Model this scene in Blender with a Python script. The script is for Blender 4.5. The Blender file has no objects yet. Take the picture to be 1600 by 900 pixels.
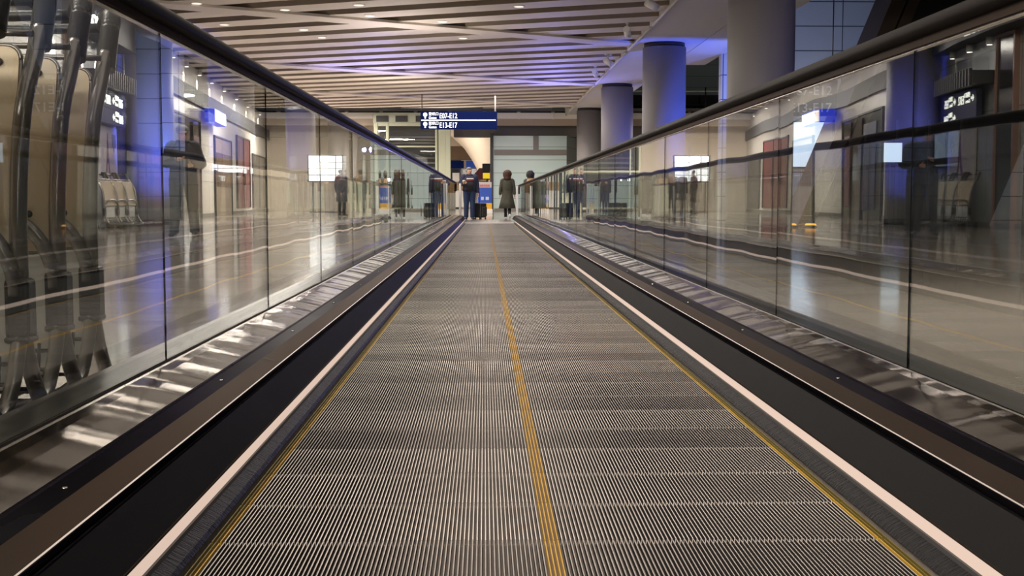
import bpy, bmesh, math, random
from mathutils import Vector, Matrix
random.seed(7)
S = bpy.context.scene
COL = S.collection
R = math.radians
FPX = 1880.0
CAMZ = 0.64

# ------------------------------------------------------------------ camera, world, exposure
cam_data = bpy.data.cameras.new('camera')
cam_data.sensor_width = 36.0
cam_data.lens = 36.0 * FPX / 1600.0
cam_data.clip_end = 300.0
cam_data.clip_start = 0.02
cam = bpy.data.objects.new('camera', cam_data)
COL.objects.link(cam)
PITCH, YAW = R(4.229), R(1.3066)
cam.location = (0, 0, CAMZ)
cam.rotation_euler = (R(90) - PITCH, 0, -YAW)
S.camera = cam
world = bpy.data.worlds.new('world')
S.world = world
world.use_nodes = True
WBG = world.node_tree.nodes['Background']
WBG.inputs[0].default_value = (0.80, 0.74, 0.70, 1)
WBG.inputs[1].default_value = 0.05
S.view_settings.view_transform = 'Standard'
S.view_settings.look = 'None'
S.view_settings.gamma = 1.0
S.view_settings.exposure = 0.0
S.view_settings.use_curve_mapping = False
S.cycles.max_bounces = 10
S.cycles.transparent_max_bounces = 24
S.cycles.glossy_bounces = 6
S.cycles.diffuse_bounces = 3
S.cycles.sample_clamp_indirect = 4.0
S.cycles.use_denoising = True
S.cycles.blur_glossy = 0.3


def area_light(name, loc, size, energy, color=(1, .86, .72), rot=(0, 0, 0), shape='DISK', size_y=None, spread=180):
    d = bpy.data.lights.new(name, 'AREA')
    d.shape = shape
    d.size = size
    if size_y: d.size_y = size_y
    d.energy = energy
    d.color = color
    d.spread = R(spread)
    o = bpy.data.objects.new(name, d)
    o.location = loc
    o.rotation_euler = rot
    COL.objects.link(o)
    return o


def spot_light(name, loc, target, energy, color, angle=60, blend=.6, radius=.08):
    d = bpy.data.lights.new(name, 'SPOT')
    d.energy = energy
    d.color = color
    d.spot_size = R(angle)
    d.spot_blend = blend
    d.shadow_soft_size = radius
    o = bpy.data.objects.new(name, d)
    o.location = loc
    v = Vector(target) - Vector(loc)
    o.rotation_euler = v.to_track_quat('-Z', 'Y').to_euler()
    COL.objects.link(o)
    return o


WARM = (1.0, .90, .80)
# unseen area lights under the slats: stand-ins for downlights, some added as fill
area_light('overhead_fill_light', (-2.6, -8.5, 4.7), 2.0, 1500, WARM, (R(50), 0, 0))  # added out of view behind the camera to brighten the luggage carts
for (x, y, e, sz) in ((-4.2, -1.5, 300, 2.0), (-4.0, 5, 300, 2.0), (-4.6, 13, 200, 2.0), (-5.0, 22, 260, 2.0), (-6.0, 34, 760, 2.0), (-7.0, 45, 1000, 2.0), (-8.0, 57, 1700, 2.0), (-9.5, 72, 1700, 2.0),  # the nearest ones added to brighten the luggage carts
                      (12.0, 33, 40, 2.0), (11, 50, 420, 2.0), (-1, 71, 300, 2.0), (9, 69, 450, 2.0)):
    area_light('overhead_fill_light', (x, y, 4.87), sz, e, WARM)
area_light('overhead_fill_light', (1.8, 54.0, 4.6), 1.6, 230, WARM, (R(38), 0, 0), spread=100)  # added to brighten the far panel wall
area_light('overhead_fill_light', (3.3, 6.5, 4.85), 1.5, 170, WARM, spread=110)  # added to brighten the near floor on the right
# wide unseen fill bands added above the walkway for soft light
for (x, y, e) in ((-.6, 4, 120), (-.4, 14, 170), (-.2, 25, 200), (.2, 37, 300), (.8, 49, 420)):
    area_light('overhead_fill_band', (x, y, 4.87), 4.6, e, WARM, shape='RECTANGLE', size_y=9.0)
# unseen uplights added to brighten the slatted ceiling in place of floor bounce
for (x, y, e) in ((-2, 30, 60), (-3, 44, 60), (-2, 57, 40)):
    area_light('added_uplight', (x, y, 3.0), 2.0, e, WARM, (R(180), 0, 0))
BLUE = (.06, .12, 1.0)
spot_light('blue_spot_light', (8.2, 30.5, 1.2), (5.5, 34.2, 3.4), 2600, BLUE, 60)
spot_light('blue_spot_light', (8.6, 17.0, .6), (5.4, 21.9, 4.2), 260, (.2, .22, 1), 50)
spot_light('blue_spot_light', (7.6, 42.0, 1.6), (5.0, 46, 3.2), 800, (.2, .22, 1), 55)
spot_light('blue_spot_light', (-5.4, 26.4, .3), (-8.08, 29.5, 2.5), 2400, BLUE, 50)
spot_light('blue_spot_light', (2.6, 46, 2.5), (2.0, 43, 4.94), 700, (.24, .24, 1), 120)
spot_light('blue_spot_light', (-3.5, 40, 2.2), (-3.0, 39, 4.94), 620, (.34, .34, 1), 125)
spot_light('blue_spot_light', (8.2, 31, 3.0), (9.5, 36, 5.0), 420, (.5, .6, 1), 120)
spot_light('blue_spot_light', (12.0, 30.0, 7.6), (11, 36, 6.8), 2300, (.5, .6, 1), 120)
spot_light('blue_spot_light', (7.6, 36, 2.2), (6.6, 37, 5), 170, (.12, .2, 1), 100)


# ------------------------------------------------------------------ materials
class NM:
    def __init__(self, name):
        self.m = bpy.data.materials.new(name)
        self.m.use_nodes = True
        self.t = self.m.node_tree
        self.b = self.t.nodes['Principled BSDF']
        self.out = self.t.nodes['Material Output']

    def n(self, typ, **kw):
        nd = self.t.nodes.new(typ)
        for k, v in kw.items():
            if k.startswith('i_'):
                nd.inputs[int(k[2:])].default_value = v
            else:
                setattr(nd, k, v)
        return nd

    def l(self, a, b):
        self.t.links.new(a, b)


def c4(c): return (c[0], c[1], c[2], 1.0)


def pm(name, color, rough=.5, metal=0.0, edge=None, noise=None, bump=None, emit=None, spec=None, stretch=(1, 1, 1), rnoise=None, aniso=None):
    k = NM(name)
    b = k.b
    b.inputs['Base Color'].default_value = c4(color)
    b.inputs['Roughness'].default_value = rough
    b.inputs['Metallic'].default_value = metal
    if spec is not None: b.inputs['Specular IOR Level'].default_value = spec
    if edge: b.inputs['Specular Tint'].default_value = c4(edge)
    if aniso: b.inputs['Anisotropic'].default_value = aniso
    if emit:
        b.inputs['Emission Color'].default_value = c4(emit[0])
        b.inputs['Emission Strength'].default_value = emit[1]
    if noise or bump or rnoise:
        tc = k.n('ShaderNodeTexCoord')
        mp = k.n('ShaderNodeMapping')
        mp.inputs['Scale'].default_value = stretch
        k.l(tc.outputs['Object'], mp.inputs[0])
    if noise:
        nz = k.n('ShaderNodeTexNoise')
        nz.inputs['Scale'].default_value = noise[0]
        nz.inputs['Detail'].default_value = 5
        k.l(mp.outputs[0], nz.inputs['Vector'])
        mx = k.n('ShaderNodeMix', data_type='RGBA')
        a = noise[1]
        mx.inputs[6].default_value = c4([max(0, x * (1 - a)) for x in color])
        mx.inputs[7].default_value = c4([min(1, x * (1 + a)) for x in color])
        k.l(nz.outputs[0], mx.inputs[0])
        k.l(mx.outputs[2], b.inputs['Base Color'])
    if rnoise:
        nz = k.n('ShaderNodeTexNoise')
        nz.inputs['Scale'].default_value = rnoise[0]
        k.l(mp.outputs[0], nz.inputs['Vector'])
        mr = k.n('ShaderNodeMapRange')
        mr.inputs[3].default_value = rnoise[1]
        mr.inputs[4].default_value = rnoise[2]
        k.l(nz.outputs[0], mr.inputs[0])
        k.l(mr.outputs[0], b.inputs['Roughness'])
    if bump:
        nz = k.n('ShaderNodeTexNoise')
        nz.inputs['Scale'].default_value = bump[0]
        nz.inputs['Detail'].default_value = bump[2] if len(bump) > 2 else 2
        k.l(mp.outputs[0], nz.inputs['Vector'])
        bp = k.n('ShaderNodeBump')
        bp.inputs['Strength'].default_value = 1.0
        bp.inputs['Distance'].default_value = bump[1]
        k.l(nz.outputs[0], bp.inputs['Height'])
        k.l(bp.outputs[0], b.inputs['Normal'])
    return k.m


def panel_mat(name, color, joint, axis, w, h, jw=.012, rough=.45, offset=0.0):
    """wall panels with dark joints; axis is the horizontal object axis ('x' or 'y')"""
    k = NM(name)
    tc = k.n('ShaderNodeTexCoord')
    sp = k.n('ShaderNodeSeparateXYZ')
    cb = k.n('ShaderNodeCombineXYZ')
    k.l(tc.outputs['Object'], sp.inputs[0])
    k.l(sp.outputs[0 if axis == 'x' else 1], cb.inputs[0])
    k.l(sp.outputs[1 if axis == 'xy' else 2], cb.inputs[1])
    br = k.n('ShaderNodeTexBrick')
    br.offset = offset
    br.inputs['Scale'].default_value = 1.0
    br.inputs['Brick Width'].default_value = w
    br.inputs['Row Height'].default_value = h
    br.inputs['Mortar Size'].default_value = jw
    br.inputs['Mortar Smooth'].default_value = 0.0
    br.inputs['Color1'].default_value = c4(color)
    br.inputs['Color2'].default_value = c4([x * .94 for x in color])
    br.inputs['Mortar'].default_value = c4(joint)
    k.l(cb.outputs[0], br.inputs['Vector'])
    k.l(br.outputs[0], k.b.inputs['Base Color'])
    k.b.inputs['Roughness'].default_value = rough
    return k.m


def glass_mat(name, tint, ior=1.5, wave=.0028):
    """clear pane: transmits straight through, mirrors by Fresnel on either face, slightly wavy"""
    k = NM(name)
    k.t.nodes.remove(k.b)
    geo = k.n('ShaderNodeNewGeometry')
    mr = k.n('ShaderNodeMapRange')
    mr.inputs[3].default_value = ior
    mr.inputs[4].default_value = 1 / ior
    k.l(geo.outputs['Backfacing'], mr.inputs[0])
    fr = k.n('ShaderNodeFresnel')
    k.l(mr.outputs[0], fr.inputs[0])
    tr = k.n('ShaderNodeBsdfTransparent')
    tr.inputs[0].default_value = c4(tint)
    gl = k.n('ShaderNodeBsdfGlossy')
    gl.inputs['Roughness'].default_value = 0.0
    gl.inputs['Color'].default_value = (.95, .97, .97, 1)
    tc = k.n('ShaderNodeTexCoord')
    mp = k.n('ShaderNodeMapping')
    mp.inputs['Scale'].default_value = (1, 1.0, .18)
    nz = k.n('ShaderNodeTexNoise')
    nz.inputs['Scale'].default_value = 1.3
    nz.inputs['Detail'].default_value = 1.0
    bp = k.n('ShaderNodeBump')
    bp.inputs['Distance'].default_value = wave
    k.l(tc.outputs['Object'], mp.inputs[0])
    k.l(mp.outputs[0], nz.inputs['Vector'])
    k.l(nz.outputs[0], bp.inputs['Height'])
    k.l(bp.outputs[0], gl.inputs['Normal'])
    mx = k.n('ShaderNodeMixShader')
    k.l(fr.outputs[0], mx.inputs[0])
    k.l(tr.outputs[0], mx.inputs[1])
    k.l(gl.outputs[0], mx.inputs[2])
    k.l(mx.outputs[0], k.out.inputs[0])
    return k.m


M = {}
M['glass'] = glass_mat('clear_glass', (.93, .95, .94))
M['glass_edge'] = pm('glass_edge', (.006, .007, .007), .8, spec=0.0)
M['rubber'] = pm('black_rubber', (.012, .010, .009), .45, noise=(30, .2), spec=.02)
M['rail_channel'] = pm('rail_channel', (.07, .055, .045), .45, .8, edge=(.25, .2, .17))
M['steel'] = pm('brushed_steel', (.19, .175, .165), .12, 1.0, edge=(.56, .53, .51), noise=(3, .12), bump=(2.6, .016, 1), stretch=(.4, 1.6, .4))
M['steel_grey'] = pm('grey_deck_steel', (.26, .25, .235), .3, 1.0, bump=(4, .004), stretch=(1, .6, 1))
M['steel_dark'] = pm('dark_steel', (.045, .043, .047), .34, 1.0, edge=(.26, .25, .27), bump=(4, .006), stretch=(1, .6, 1))
M['steel_brown'] = pm('bronze_steel', (.075, .063, .055), .36, .9, edge=(.34, .30, .27), noise=(2, .2))
M['steel_bright'] = pm('polished_edge', (.55, .5, .46), .25, 1.0)
M['skirt'] = pm('black_skirt', (.0115, .011, .0118), .6, 0, bump=(6, .003, 6), stretch=(1, .5, 1), spec=.03)
M['brush'] = pm('brush_bristles', (.004, .004, .0055), .45, 0, noise=(220, .8), bump=(90, .02, 5), stretch=(.35, 1.6, .35), spec=.12)
M['strip'] = pm('lit_strip', (.12, .095, .08), .6, spec=.1, emit=((1.0, .75, .61), .70))
M['yellow_dull'] = pm('yellow_line_dirty', (.13, .095, .012), .5, .2, noise=(9, .35))
M['yellow'] = pm('yellow_line', (.55, .33, .04), .45, .3, noise=(9, .35))


def ridge_mat(name, dark, light):
    k = NM(name)
    tc = k.n('ShaderNodeTexCoord')
    oi = k.n('ShaderNodeObjectInfo')
    ad = k.n('ShaderNodeVectorMath', operation='MULTIPLY_ADD')
    cb = k.n('ShaderNodeCombineXYZ')
    k.l(oi.outputs['Random'], cb.inputs[0])
    k.l(oi.outputs['Random'], cb.inputs[1])
    ad.inputs[1].default_value = (40, 40, 40)
    k.l(cb.outputs[0], ad.inputs[0])
    mp = k.n('ShaderNodeMapping')
    mp.inputs['Scale'].default_value = (1.2, 1.6, 1)
    k.l(tc.outputs['Object'], mp.inputs[0])
    k.l(mp.outputs[0], ad.inputs[2])
    nz = k.n('ShaderNodeTexNoise')
    nz.inputs['Scale'].default_value = 1.5
    nz.inputs['Detail'].default_value = 6
    nz.inputs['Roughness'].default_value = .65
    k.l(ad.outputs[0], nz.inputs['Vector'])
    mr = k.n('ShaderNodeMapRange')
    mr.inputs[1].default_value = .3
    mr.inputs[2].default_value = .72
    k.l(nz.outputs[0], mr.inputs[0])
    # each pallet has its own wear
    mu = k.n('ShaderNodeMath', operation='MULTIPLY_ADD')
    mu.inputs[1].default_value = .5
    k.l(oi.outputs['Random'], mu.inputs[0])
    sc = k.n('ShaderNodeMath', operation='MULTIPLY')
    sc.inputs[1].default_value = .5
    k.l(mr.outputs[0], sc.inputs[0])
    k.l(sc.outputs[0], mu.inputs[2])
    mx = k.n('ShaderNodeMix', data_type='RGBA')
    mx.inputs[6].default_value = c4(dark)
    mx.inputs[7].default_value = c4(light)
    k.l(mu.outputs[0], mx.inputs[0])
    k.l(mx.outputs[2], k.b.inputs['Base Color'])
    k.b.inputs['Metallic'].default_value = .5
    k.b.inputs['Specular IOR Level'].default_value = .3
    r2 = k.n('ShaderNodeMapRange')
    r2.inputs[3].default_value = .5
    r2.inputs[4].default_value = .36
    k.l(mu.outputs[0], r2.inputs[0])
    k.l(r2.outputs[0], k.b.inputs['Roughness'])
    return k.m


M['ridge'] = ridge_mat('worn_aluminium_ridge', (.22, .20, .19), (.95, .87, .79))
M['groove'] = pm('dirty_groove', (.30, .255, .22), .7, noise=(3, .4), spec=.15)
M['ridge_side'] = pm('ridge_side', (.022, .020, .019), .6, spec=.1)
M['granite'] = pm('polished_granite', (.30, .265, .225), .10, 0, noise=(45, .3), rnoise=(1.2, .06, .14), spec=.55)
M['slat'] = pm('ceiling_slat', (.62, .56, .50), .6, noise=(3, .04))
M['slat_side_shaded'] = pm('ceiling_slat_side_shaded', (.33, .27, .21), .7)  # darker than the slat undersides: their shade is put into the colour
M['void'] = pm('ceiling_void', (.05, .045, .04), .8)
M['soffit'] = pm('soffit_plaster', (.58, .56, .54), .7, noise=(4, .04))
M['column'] = pm('column_cladding', (.20, .188, .19), .55, noise=(60, .1))
M['black'] = pm('matt_black', (.012, .012, .013), .5)
M['charcoal'] = pm('charcoal', (.035, .034, .036), .5)
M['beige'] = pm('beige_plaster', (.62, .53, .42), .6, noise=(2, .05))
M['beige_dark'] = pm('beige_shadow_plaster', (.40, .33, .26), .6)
M['white'] = pm('white_paint', (.78, .76, .73), .45)
M['wallgrey'] = panel_mat('wall_panel_grey', (.66, .62, .56), (.24, .22, .2), 'y', 3.0, 1.25, .01, .35)
M['green_panel'] = panel_mat('pale_green_panel', (.46, .58, .57), (.16, .18, .17), 'x', 40.0, .66, .012, .35)
M['green_panel2'] = panel_mat('pale_blue_panel', (.46, .49, .52), (.04, .05, .07), 'x', 3.55, .72, .014, .4)
M['green_frame'] = pm('green_frame', (.40, .42, .30), .45)
M['grey_trim'] = pm('grey_trim', (.16, .145, .13), .5)
M['navy'] = pm('navy_sign', (.003, .009, .06), .6, spec=.05, emit=((.01, .03, .2), .05))
M['navy_dull'] = pm('navy_dull', (.012, .016, .05), .4)
M['sign_white'] = pm('sign_white', (.9, .9, .88), .4, emit=((1, 1, .96), 1.6))
M['sign_soft'] = pm('sign_soft', (.9, .9, .82), .4, emit=((1, 1, .86), 2.6))
M['sign_faint'] = pm('sign_faint', (.6, .62, .7), .4, emit=((.7, .75, 1), .12))
M['screen'] = pm('screen_blue_white', (.8, .85, .9), .3, emit=((.66, .83, 1), 1.15))
M['lightbox'] = pm('lightbox_white', (.9, .9, .9), .3, emit=((1, 1, 1), 3.2))
M['lightbox_warm'] = pm('lightbox_warm', (.9, .8, .7), .3, emit=((1, .85, .68), 1.5))
M['lightbox_blue'] = pm('lightbox_blue', (.02, .04, .6), .3, emit=((.02, .06, 1), .8))
M['lamp_dim'] = pm('downlight_lens', (1, .95, .85), .3, emit=((1, .9, .75), .8))
M['lamp'] = pm('lamp_lens', (1, .95, .85), .3, emit=((1, .9, .75), 9.0))
M['red'] = pm('dark_red_panel', (.16, .02, .03), .3)
M['maroon'] = pm('maroon', (.12, .012, .03), .5)
M['window_dark'] = pm('dark_window', (.03, .032, .036), .12)
M['brown'] = pm('brown_panel', (.16, .10, .06), .5, noise=(3, .2))
M['shutter'] = pm('shutter_brown', (.26, .20, .14), .5)
M['tube'] = pm('cart_tube', (.22, .205, .19), .28, .85, noise=(4, .15))
M['grip'] = pm('black_grip', (.02, .02, .02), .38, bump=(90, .0012))
M['board'] = pm('cart_board', (.60, .49, .34), .5, noise=(3, .06))
M['wire'] = pm('cart_wire', (.03, .03, .032), .35, .6)
M['tray'] = pm('cart_tray', (.78, .78, .75), .5)
M['skin'] = pm('skin', (.56, .32, .23), .5)
M['skin_tan'] = pm('skin_warm', (.60, .36, .26), .5)
M['hair_grey'] = pm('hair_grey', (.26, .25, .245), .7, bump=(60, .01))
M['hair_brown'] = pm('hair_brown', (.07, .028, .014), .6, bump=(30, .03), noise=(12, .5))
M['hair_dark'] = pm('hair_dark', (.016, .011, .009), .55, bump=(40, .02))
M['sweater'] = pm('navy_sweater', (.022, .024, .06), .8, noise=(40, .2))
M['sweater_dark'] = pm('sweater_black', (.012, .012, .016), .8)
M['jeans'] = pm('blue_jeans', (.014, .030, .09), .8, noise=(50, .25))
M['coat'] = pm('olive_coat', (.055, .054, .037), .75, noise=(14, .25), bump=(5, .02))
M['tan'] = pm('tan_cloth', (.55, .33, .15), .8)
M['trousers'] = pm('black_trousers', (.012, .012, .014), .8)
M['jacket'] = pm('dark_blue_jacket', (.010, .013, .032), .7, bump=(6, .015))
M['coat_brown'] = pm('brown_coat', (.12, .075, .035), .8)
M['blue_totem'] = pm('totem_blue', (.006, .045, .28), .35, emit=((.01, .1, .6), .15))
M['totem_yellow'] = pm('totem_yellow', (.7, .38, .02), .4)
M['bright_yellow'] = pm('bright_yellow', (.9, .62, .02), .4, emit=((1, .7, .02), .6))
M['bright_red'] = pm('bright_red', (.5, .03, .04), .4)
M['pink_neon'] = pm('pink_neon', (.9, .3, .4), .4, emit=((1, .35, .45), 1.6))
M['wood_beige'] = pm('wood_beige', (.38, .23, .11), .5)
M['paper'] = pm('poster_paper', (.52, .48, .46), .5)
M['ink'] = pm('poster_ink', (.05, .045, .045), .5)
M['amber'] = pm('amber_lamp', (.9, .4, .05), .4, emit=((1, .42, .06), 2.0))


# ------------------------------------------------------------------ mesh helpers
def link(o, parent=None):
    COL.objects.link(o)
    if parent: o.parent = parent
    return o


def empty(name, label, cat, loc=(0, 0, 0), rz=0, group=None):
    o = bpy.data.objects.new(name, None)
    o.empty_display_size = .2
    o.location = loc
    o.rotation_euler = (0, 0, rz)
    link(o)
    return tag(o, label, cat, group)


def tag(o, label, cat, group=None, kind=None):
    o['label'] = label
    o['category'] = cat
    if group: o['group'] = group
    if kind: o['kind'] = kind
    return o


def box(bm, x0, x1, y0, y1, z0, z1, mi=0, bevel=0.0):
    vs = [bm.verts.new(p) for p in ((x0, y0, z0), (x1, y0, z0), (x1, y1, z0), (x0, y1, z0), (x0, y0, z1), (x1, y0, z1), (x1, y1, z1), (x0, y1, z1))]
    fs = []
    for q in ((3, 2, 1, 0), (4, 5, 6, 7), (0, 1, 5, 4), (1, 2, 6, 5), (2, 3, 7, 6), (3, 0, 4, 7)):
        f = bm.faces.new([vs[i] for i in q])
        f.material_index = mi
        fs.append(f)
    if bevel:
        es = list({e for f in fs for e in f.edges})
        r = bmesh.ops.bevel(bm, geom=es, offset=bevel, segments=2, affect='EDGES', profile=.5)
        for f in r['faces']: f.material_index = mi
    return fs


def prism(bm, pts, axis_len, mi=0):
    """pts: list of (a,b) outline in XZ, extruded along Y from axis_len[0] to axis_len[1]"""
    y0, y1 = axis_len
    A = [bm.verts.new((p[0], y0, p[1])) for p in pts]
    B = [bm.verts.new((p[0], y1, p[1])) for p in pts]
    n = len(pts)
    for i in range(n):
        f = bm.faces.new((A[i], A[(i + 1) % n], B[(i + 1) % n], B[i]))
        f.material_index = mi
    for q in (A[::-1], B):
        f = bm.faces.new(q)
        f.material_index = mi


def quad3(bm, base, top, mi=0):
    """prism between two equal-length loops of 3-D points"""
    A = [bm.verts.new(p) for p in base]
    B = [bm.verts.new(p) for p in top]
    n = len(A)
    for i in range(n):
        f = bm.faces.new((A[i], A[(i + 1) % n], B[(i + 1) % n], B[i]))
        f.material_index = mi
    bm.faces.new(A[::-1]).material_index = mi
    bm.faces.new(B).material_index = mi


def smooth_path(pts, sub=6, closed=False):
    P = [Vector(p) for p in pts]
    out = []
    n = len(P)
    for i in range(n - 1):
        p0 = P[max(i - 1, 0)]
        p1, p2 = P[i], P[i + 1]
        p3 = P[min(i + 2, n - 1)]
        for s in range(sub):
            t = s / sub
            out.append(.5 * ((2 * p1) + (-p0 + p2) * t + (2 * p0 - 5 * p1 + 4 * p2 - p3) * t * t + (-p0 + 3 * p1 - 3 * p2 + p3) * t ** 3))
    out.append(P[-1])
    return out


def tube(bm, pts, r, seg=10, mi=0, sub=0, cap=True, squash=(1, 1)):
    rad = r if isinstance(r, (list, tuple)) else [r] * len(pts)
    if sub:
        P = smooth_path(pts, sub)
        n0 = len(pts)
        rr = []
        for i in range(n0 - 1):
            for s in range(sub):
                rr.append(rad[i] + (rad[i + 1] - rad[i]) * s / sub)
        rr.append(rad[-1])
        rad = rr
    else:
        P = [Vector(p) for p in pts]
    n = len(P)
    T = [(P[min(i + 1, n - 1)] - P[max(i - 1, 0)]).normalized() for i in range(n)]
    ref = Vector((0, 0, 1)) if abs(T[0].z) < .9 else Vector((0, 1, 0))
    u = T[0].cross(ref).normalized()
    rings = []
    for i in range(n):
        u = (u - T[i] * u.dot(T[i])).normalized()
        v = T[i].cross(u)
        rings.append([bm.verts.new(P[i] + (u * math.cos(2 * math.pi * k / seg) * squash[0] + v * math.sin(2 * math.pi * k / seg) * squash[1]) * rad[i]) for k in range(seg)])
    for i in range(n - 1):
        for k in range(seg):
            f = bm.faces.new((rings[i][k], rings[i][(k + 1) % seg], rings[i + 1][(k + 1) % seg], rings[i + 1][k]))
            f.material_index = mi
            f.smooth = True
    if cap:
        bm.faces.new(rings[0][::-1]).material_index = mi
        bm.faces.new(rings[-1]).material_index = mi


def loft(bm, rings, seg=20, mi=0, cap=True, fold=None):
    """rings: (z, cx, cy, rx, ry)"""
    L = []
    for (z, cx, cy, rx, ry) in rings:
        row = []
        for k in range(seg):
            a = 2 * math.pi * k / seg
            f = 1.0
            if fold: f += fold(z, a)
            row.append(bm.verts.new((cx + math.cos(a) * rx * f, cy + math.sin(a) * ry * f, z)))
        L.append(row)
    for i in range(len(L) - 1):
        for k in range(seg):
            f = bm.faces.new((L[i][k], L[i][(k + 1) % seg], L[i + 1][(k + 1) % seg], L[i + 1][k]))
            f.material_index = mi
            f.smooth = True
    if cap:
        bm.faces.new(L[0][::-1]).material_index = mi
        bm.faces.new(L[-1]).material_index = mi


def ball(bm, c, r, seg=16, mi=0, jitter=0.0, seed=1):
    rr = r if isinstance(r, (list, tuple)) else (r, r, r)
    res = bmesh.ops.create_uvsphere(bm, u_segments=seg, v_segments=max(6, seg * 2 // 3), radius=1.0)
    rnd = random.Random(seed)
    fs = set()
    for v in res['verts']:
        j = 1 + (rnd.random() - .5) * 2 * jitter
        v.co = Vector((c[0] + v.co.x * rr[0] * j, c[1] + v.co.y * rr[1] * j, c[2] + v.co.z * rr[2] * j))
        fs.update(v.link_faces)
    for f in fs:
        f.material_index = mi
        f.smooth = True


def obj(name, bm, mats, parent=None, recalc=True):
    if recalc: bmesh.ops.recalc_face_normals(bm, faces=bm.faces)
    me = bpy.data.meshes.new(name)
    bm.to_mesh(me)
    bm.free()
    for m in (mats if isinstance(mats, (list, tuple)) else [mats]):
        me.materials.append(m)
    o = bpy.data.objects.new(name, me)
    return link(o, parent)


def bmn(): return bmesh.new()


def boxobj(name, b, m, parent=None, bevel=0.0):
    bm = bmn()
    box(bm, *b, bevel=bevel)
    return obj(name, bm, m, parent)


def struct(o):
    o['kind'] = 'structure'
    return o


def text_mesh(name, s, size, mat, parent=None, depth=.01, align='LEFT', width=None):
    """raised lettering in the local XZ plane, facing -Y"""
    cu = bpy.data.curves.new(name, 'FONT')
    cu.body = s
    cu.size = size
    cu.extrude = depth / 2
    cu.align_x = align
    cu.offset = size * .006
    tmp = bpy.data.objects.new(name, cu)
    COL.objects.link(tmp)
    dg = bpy.context.evaluated_depsgraph_get()
    dg.update()
    me = bpy.data.meshes.new_from_object(tmp.evaluated_get(dg))
    COL.objects.unlink(tmp)
    bpy.data.objects.remove(tmp)
    bpy.data.curves.remove(cu)
    me.transform(Matrix.Rotation(R(90), 4, 'X'))
    if width:
        xs = [v.co.x for v in me.vertices]
        if xs:
            k = width / (max(xs) - min(xs))
            me.transform(Matrix.Scale(k, 4, (1, 0, 0)))
    me.materials.clear()
    me.materials.append(mat)
    o = bpy.data.objects.new(name, me)
    return link(o, parent)


def copy_tree(o, parent=None):
    c = o.copy()
    COL.objects.link(c)
    if parent: c.parent = parent
    for ch in list(o.children):
        copy_tree(ch, c)
    return c


def skin_mesh(name, nodes, edges, root, mat, parent=None, sub=2):
    bm = bmn()
    sl = bm.verts.layers.skin.verify()
    V = {}
    for k, (co, r) in nodes.items():
        v = bm.verts.new(co)
        v[sl].radius = (r, r) if not isinstance(r, tuple) else r
        v[sl].use_root = (k == root)
        V[k] = v
    for a, b in edges:
        bm.edges.new((V[a], V[b]))
    me = bpy.data.meshes.new(name)
    bm.to_mesh(me)
    bm.free()
    o = bpy.data.objects.new(name, me)
    COL.objects.link(o)
    md = o.modifiers.new('skin', 'SKIN')
    md.use_smooth_shade = True
    ms = o.modifiers.new('sub', 'SUBSURF')
    ms.levels = sub
    ms.render_levels = sub
    dg = bpy.context.evaluated_depsgraph_get()
    dg.update()
    m2 = bpy.data.meshes.new_from_object(o.evaluated_get(dg))
    COL.objects.unlink(o)
    bpy.data.objects.remove(o)
    m2.materials.clear()
    m2.materials.append(mat)
    for p in m2.polygons: p.use_smooth = True
    o2 = bpy.data.objects.new(name, m2)
    return link(o2, parent)


def XL(y):
    """x of the face of the left wall at depth y"""
    return -6.3 - .08 * y


WALL_ANG = math.atan2(1, -.08)          # direction of the left wall line


def wall_box(bm, y0, y1, z0, z1, d0, d1, mi=0):
    pts = [(XL(y0) + d0, y0), (XL(y0) + d1, y0), (XL(y1) + d1, y1), (XL(y1) + d0, y1)]
    quad3(bm, [(p[0], p[1], z0) for p in pts], [(p[0], p[1], z1) for p in pts], mi)


def wobj(name, y0, y1, z0, z1, d0, d1, mat, parent=None):
    bm = bmn()
    wall_box(bm, y0, y1, z0, z1, d0, d1)
    return obj(name, bm, mat, parent)


# ------------------------------------------------------------------ setting
bm = bmn()          # one slab with the pit of the moving walkway left open
for b_ in ((-30, -.535, -4, 100), (.785, 30, -4, 100), (-.535, .785, 32.05, 100), (-.535, .785, -4, -.9)):
    box(bm, *b_, -.2, 0)
box(bm, -.535, .785, -.9, 32.05, -.2, -.12)
floor_o = struct(obj('floor', bm, M['granite']))
# slatted ceiling
bm = bmn()
TAN = math.tan(R(22.5))
HW = .40 / math.cos(R(22.5))
xa, xb = -15.0, 4.17
yc = 2.0
while yc < 78:
    def pt(x, s, z): return (x, yc - TAN * x + s * HW, z)
    A = [pt(xa, -1, 4.94), pt(xb, -1, 4.94), pt(xb, 1, 4.94), pt(xa, 1, 4.94)]
    B = [(p[0], p[1], 5.26) for p in A]
    va = [bm.verts.new(p) for p in A]
    vb = [bm.verts.new(p) for p in B]
    bm.faces.new(va[::-1]).material_index = 0
    for i in range(4):
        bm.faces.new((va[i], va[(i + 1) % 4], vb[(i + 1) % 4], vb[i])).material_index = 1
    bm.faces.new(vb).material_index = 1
    yc += 1.6
bmesh.ops.bisect_plane(bm, geom=list(bm.verts) + list(bm.edges) + list(bm.faces), plane_co=(0, 57.6, 0), plane_no=(0, 1, 0), clear_outer=True)
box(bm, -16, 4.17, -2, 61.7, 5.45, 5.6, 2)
struct(obj('ceiling', bm, [M['slat'], M['slat_side_shaded'], M['void']]))
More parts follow.
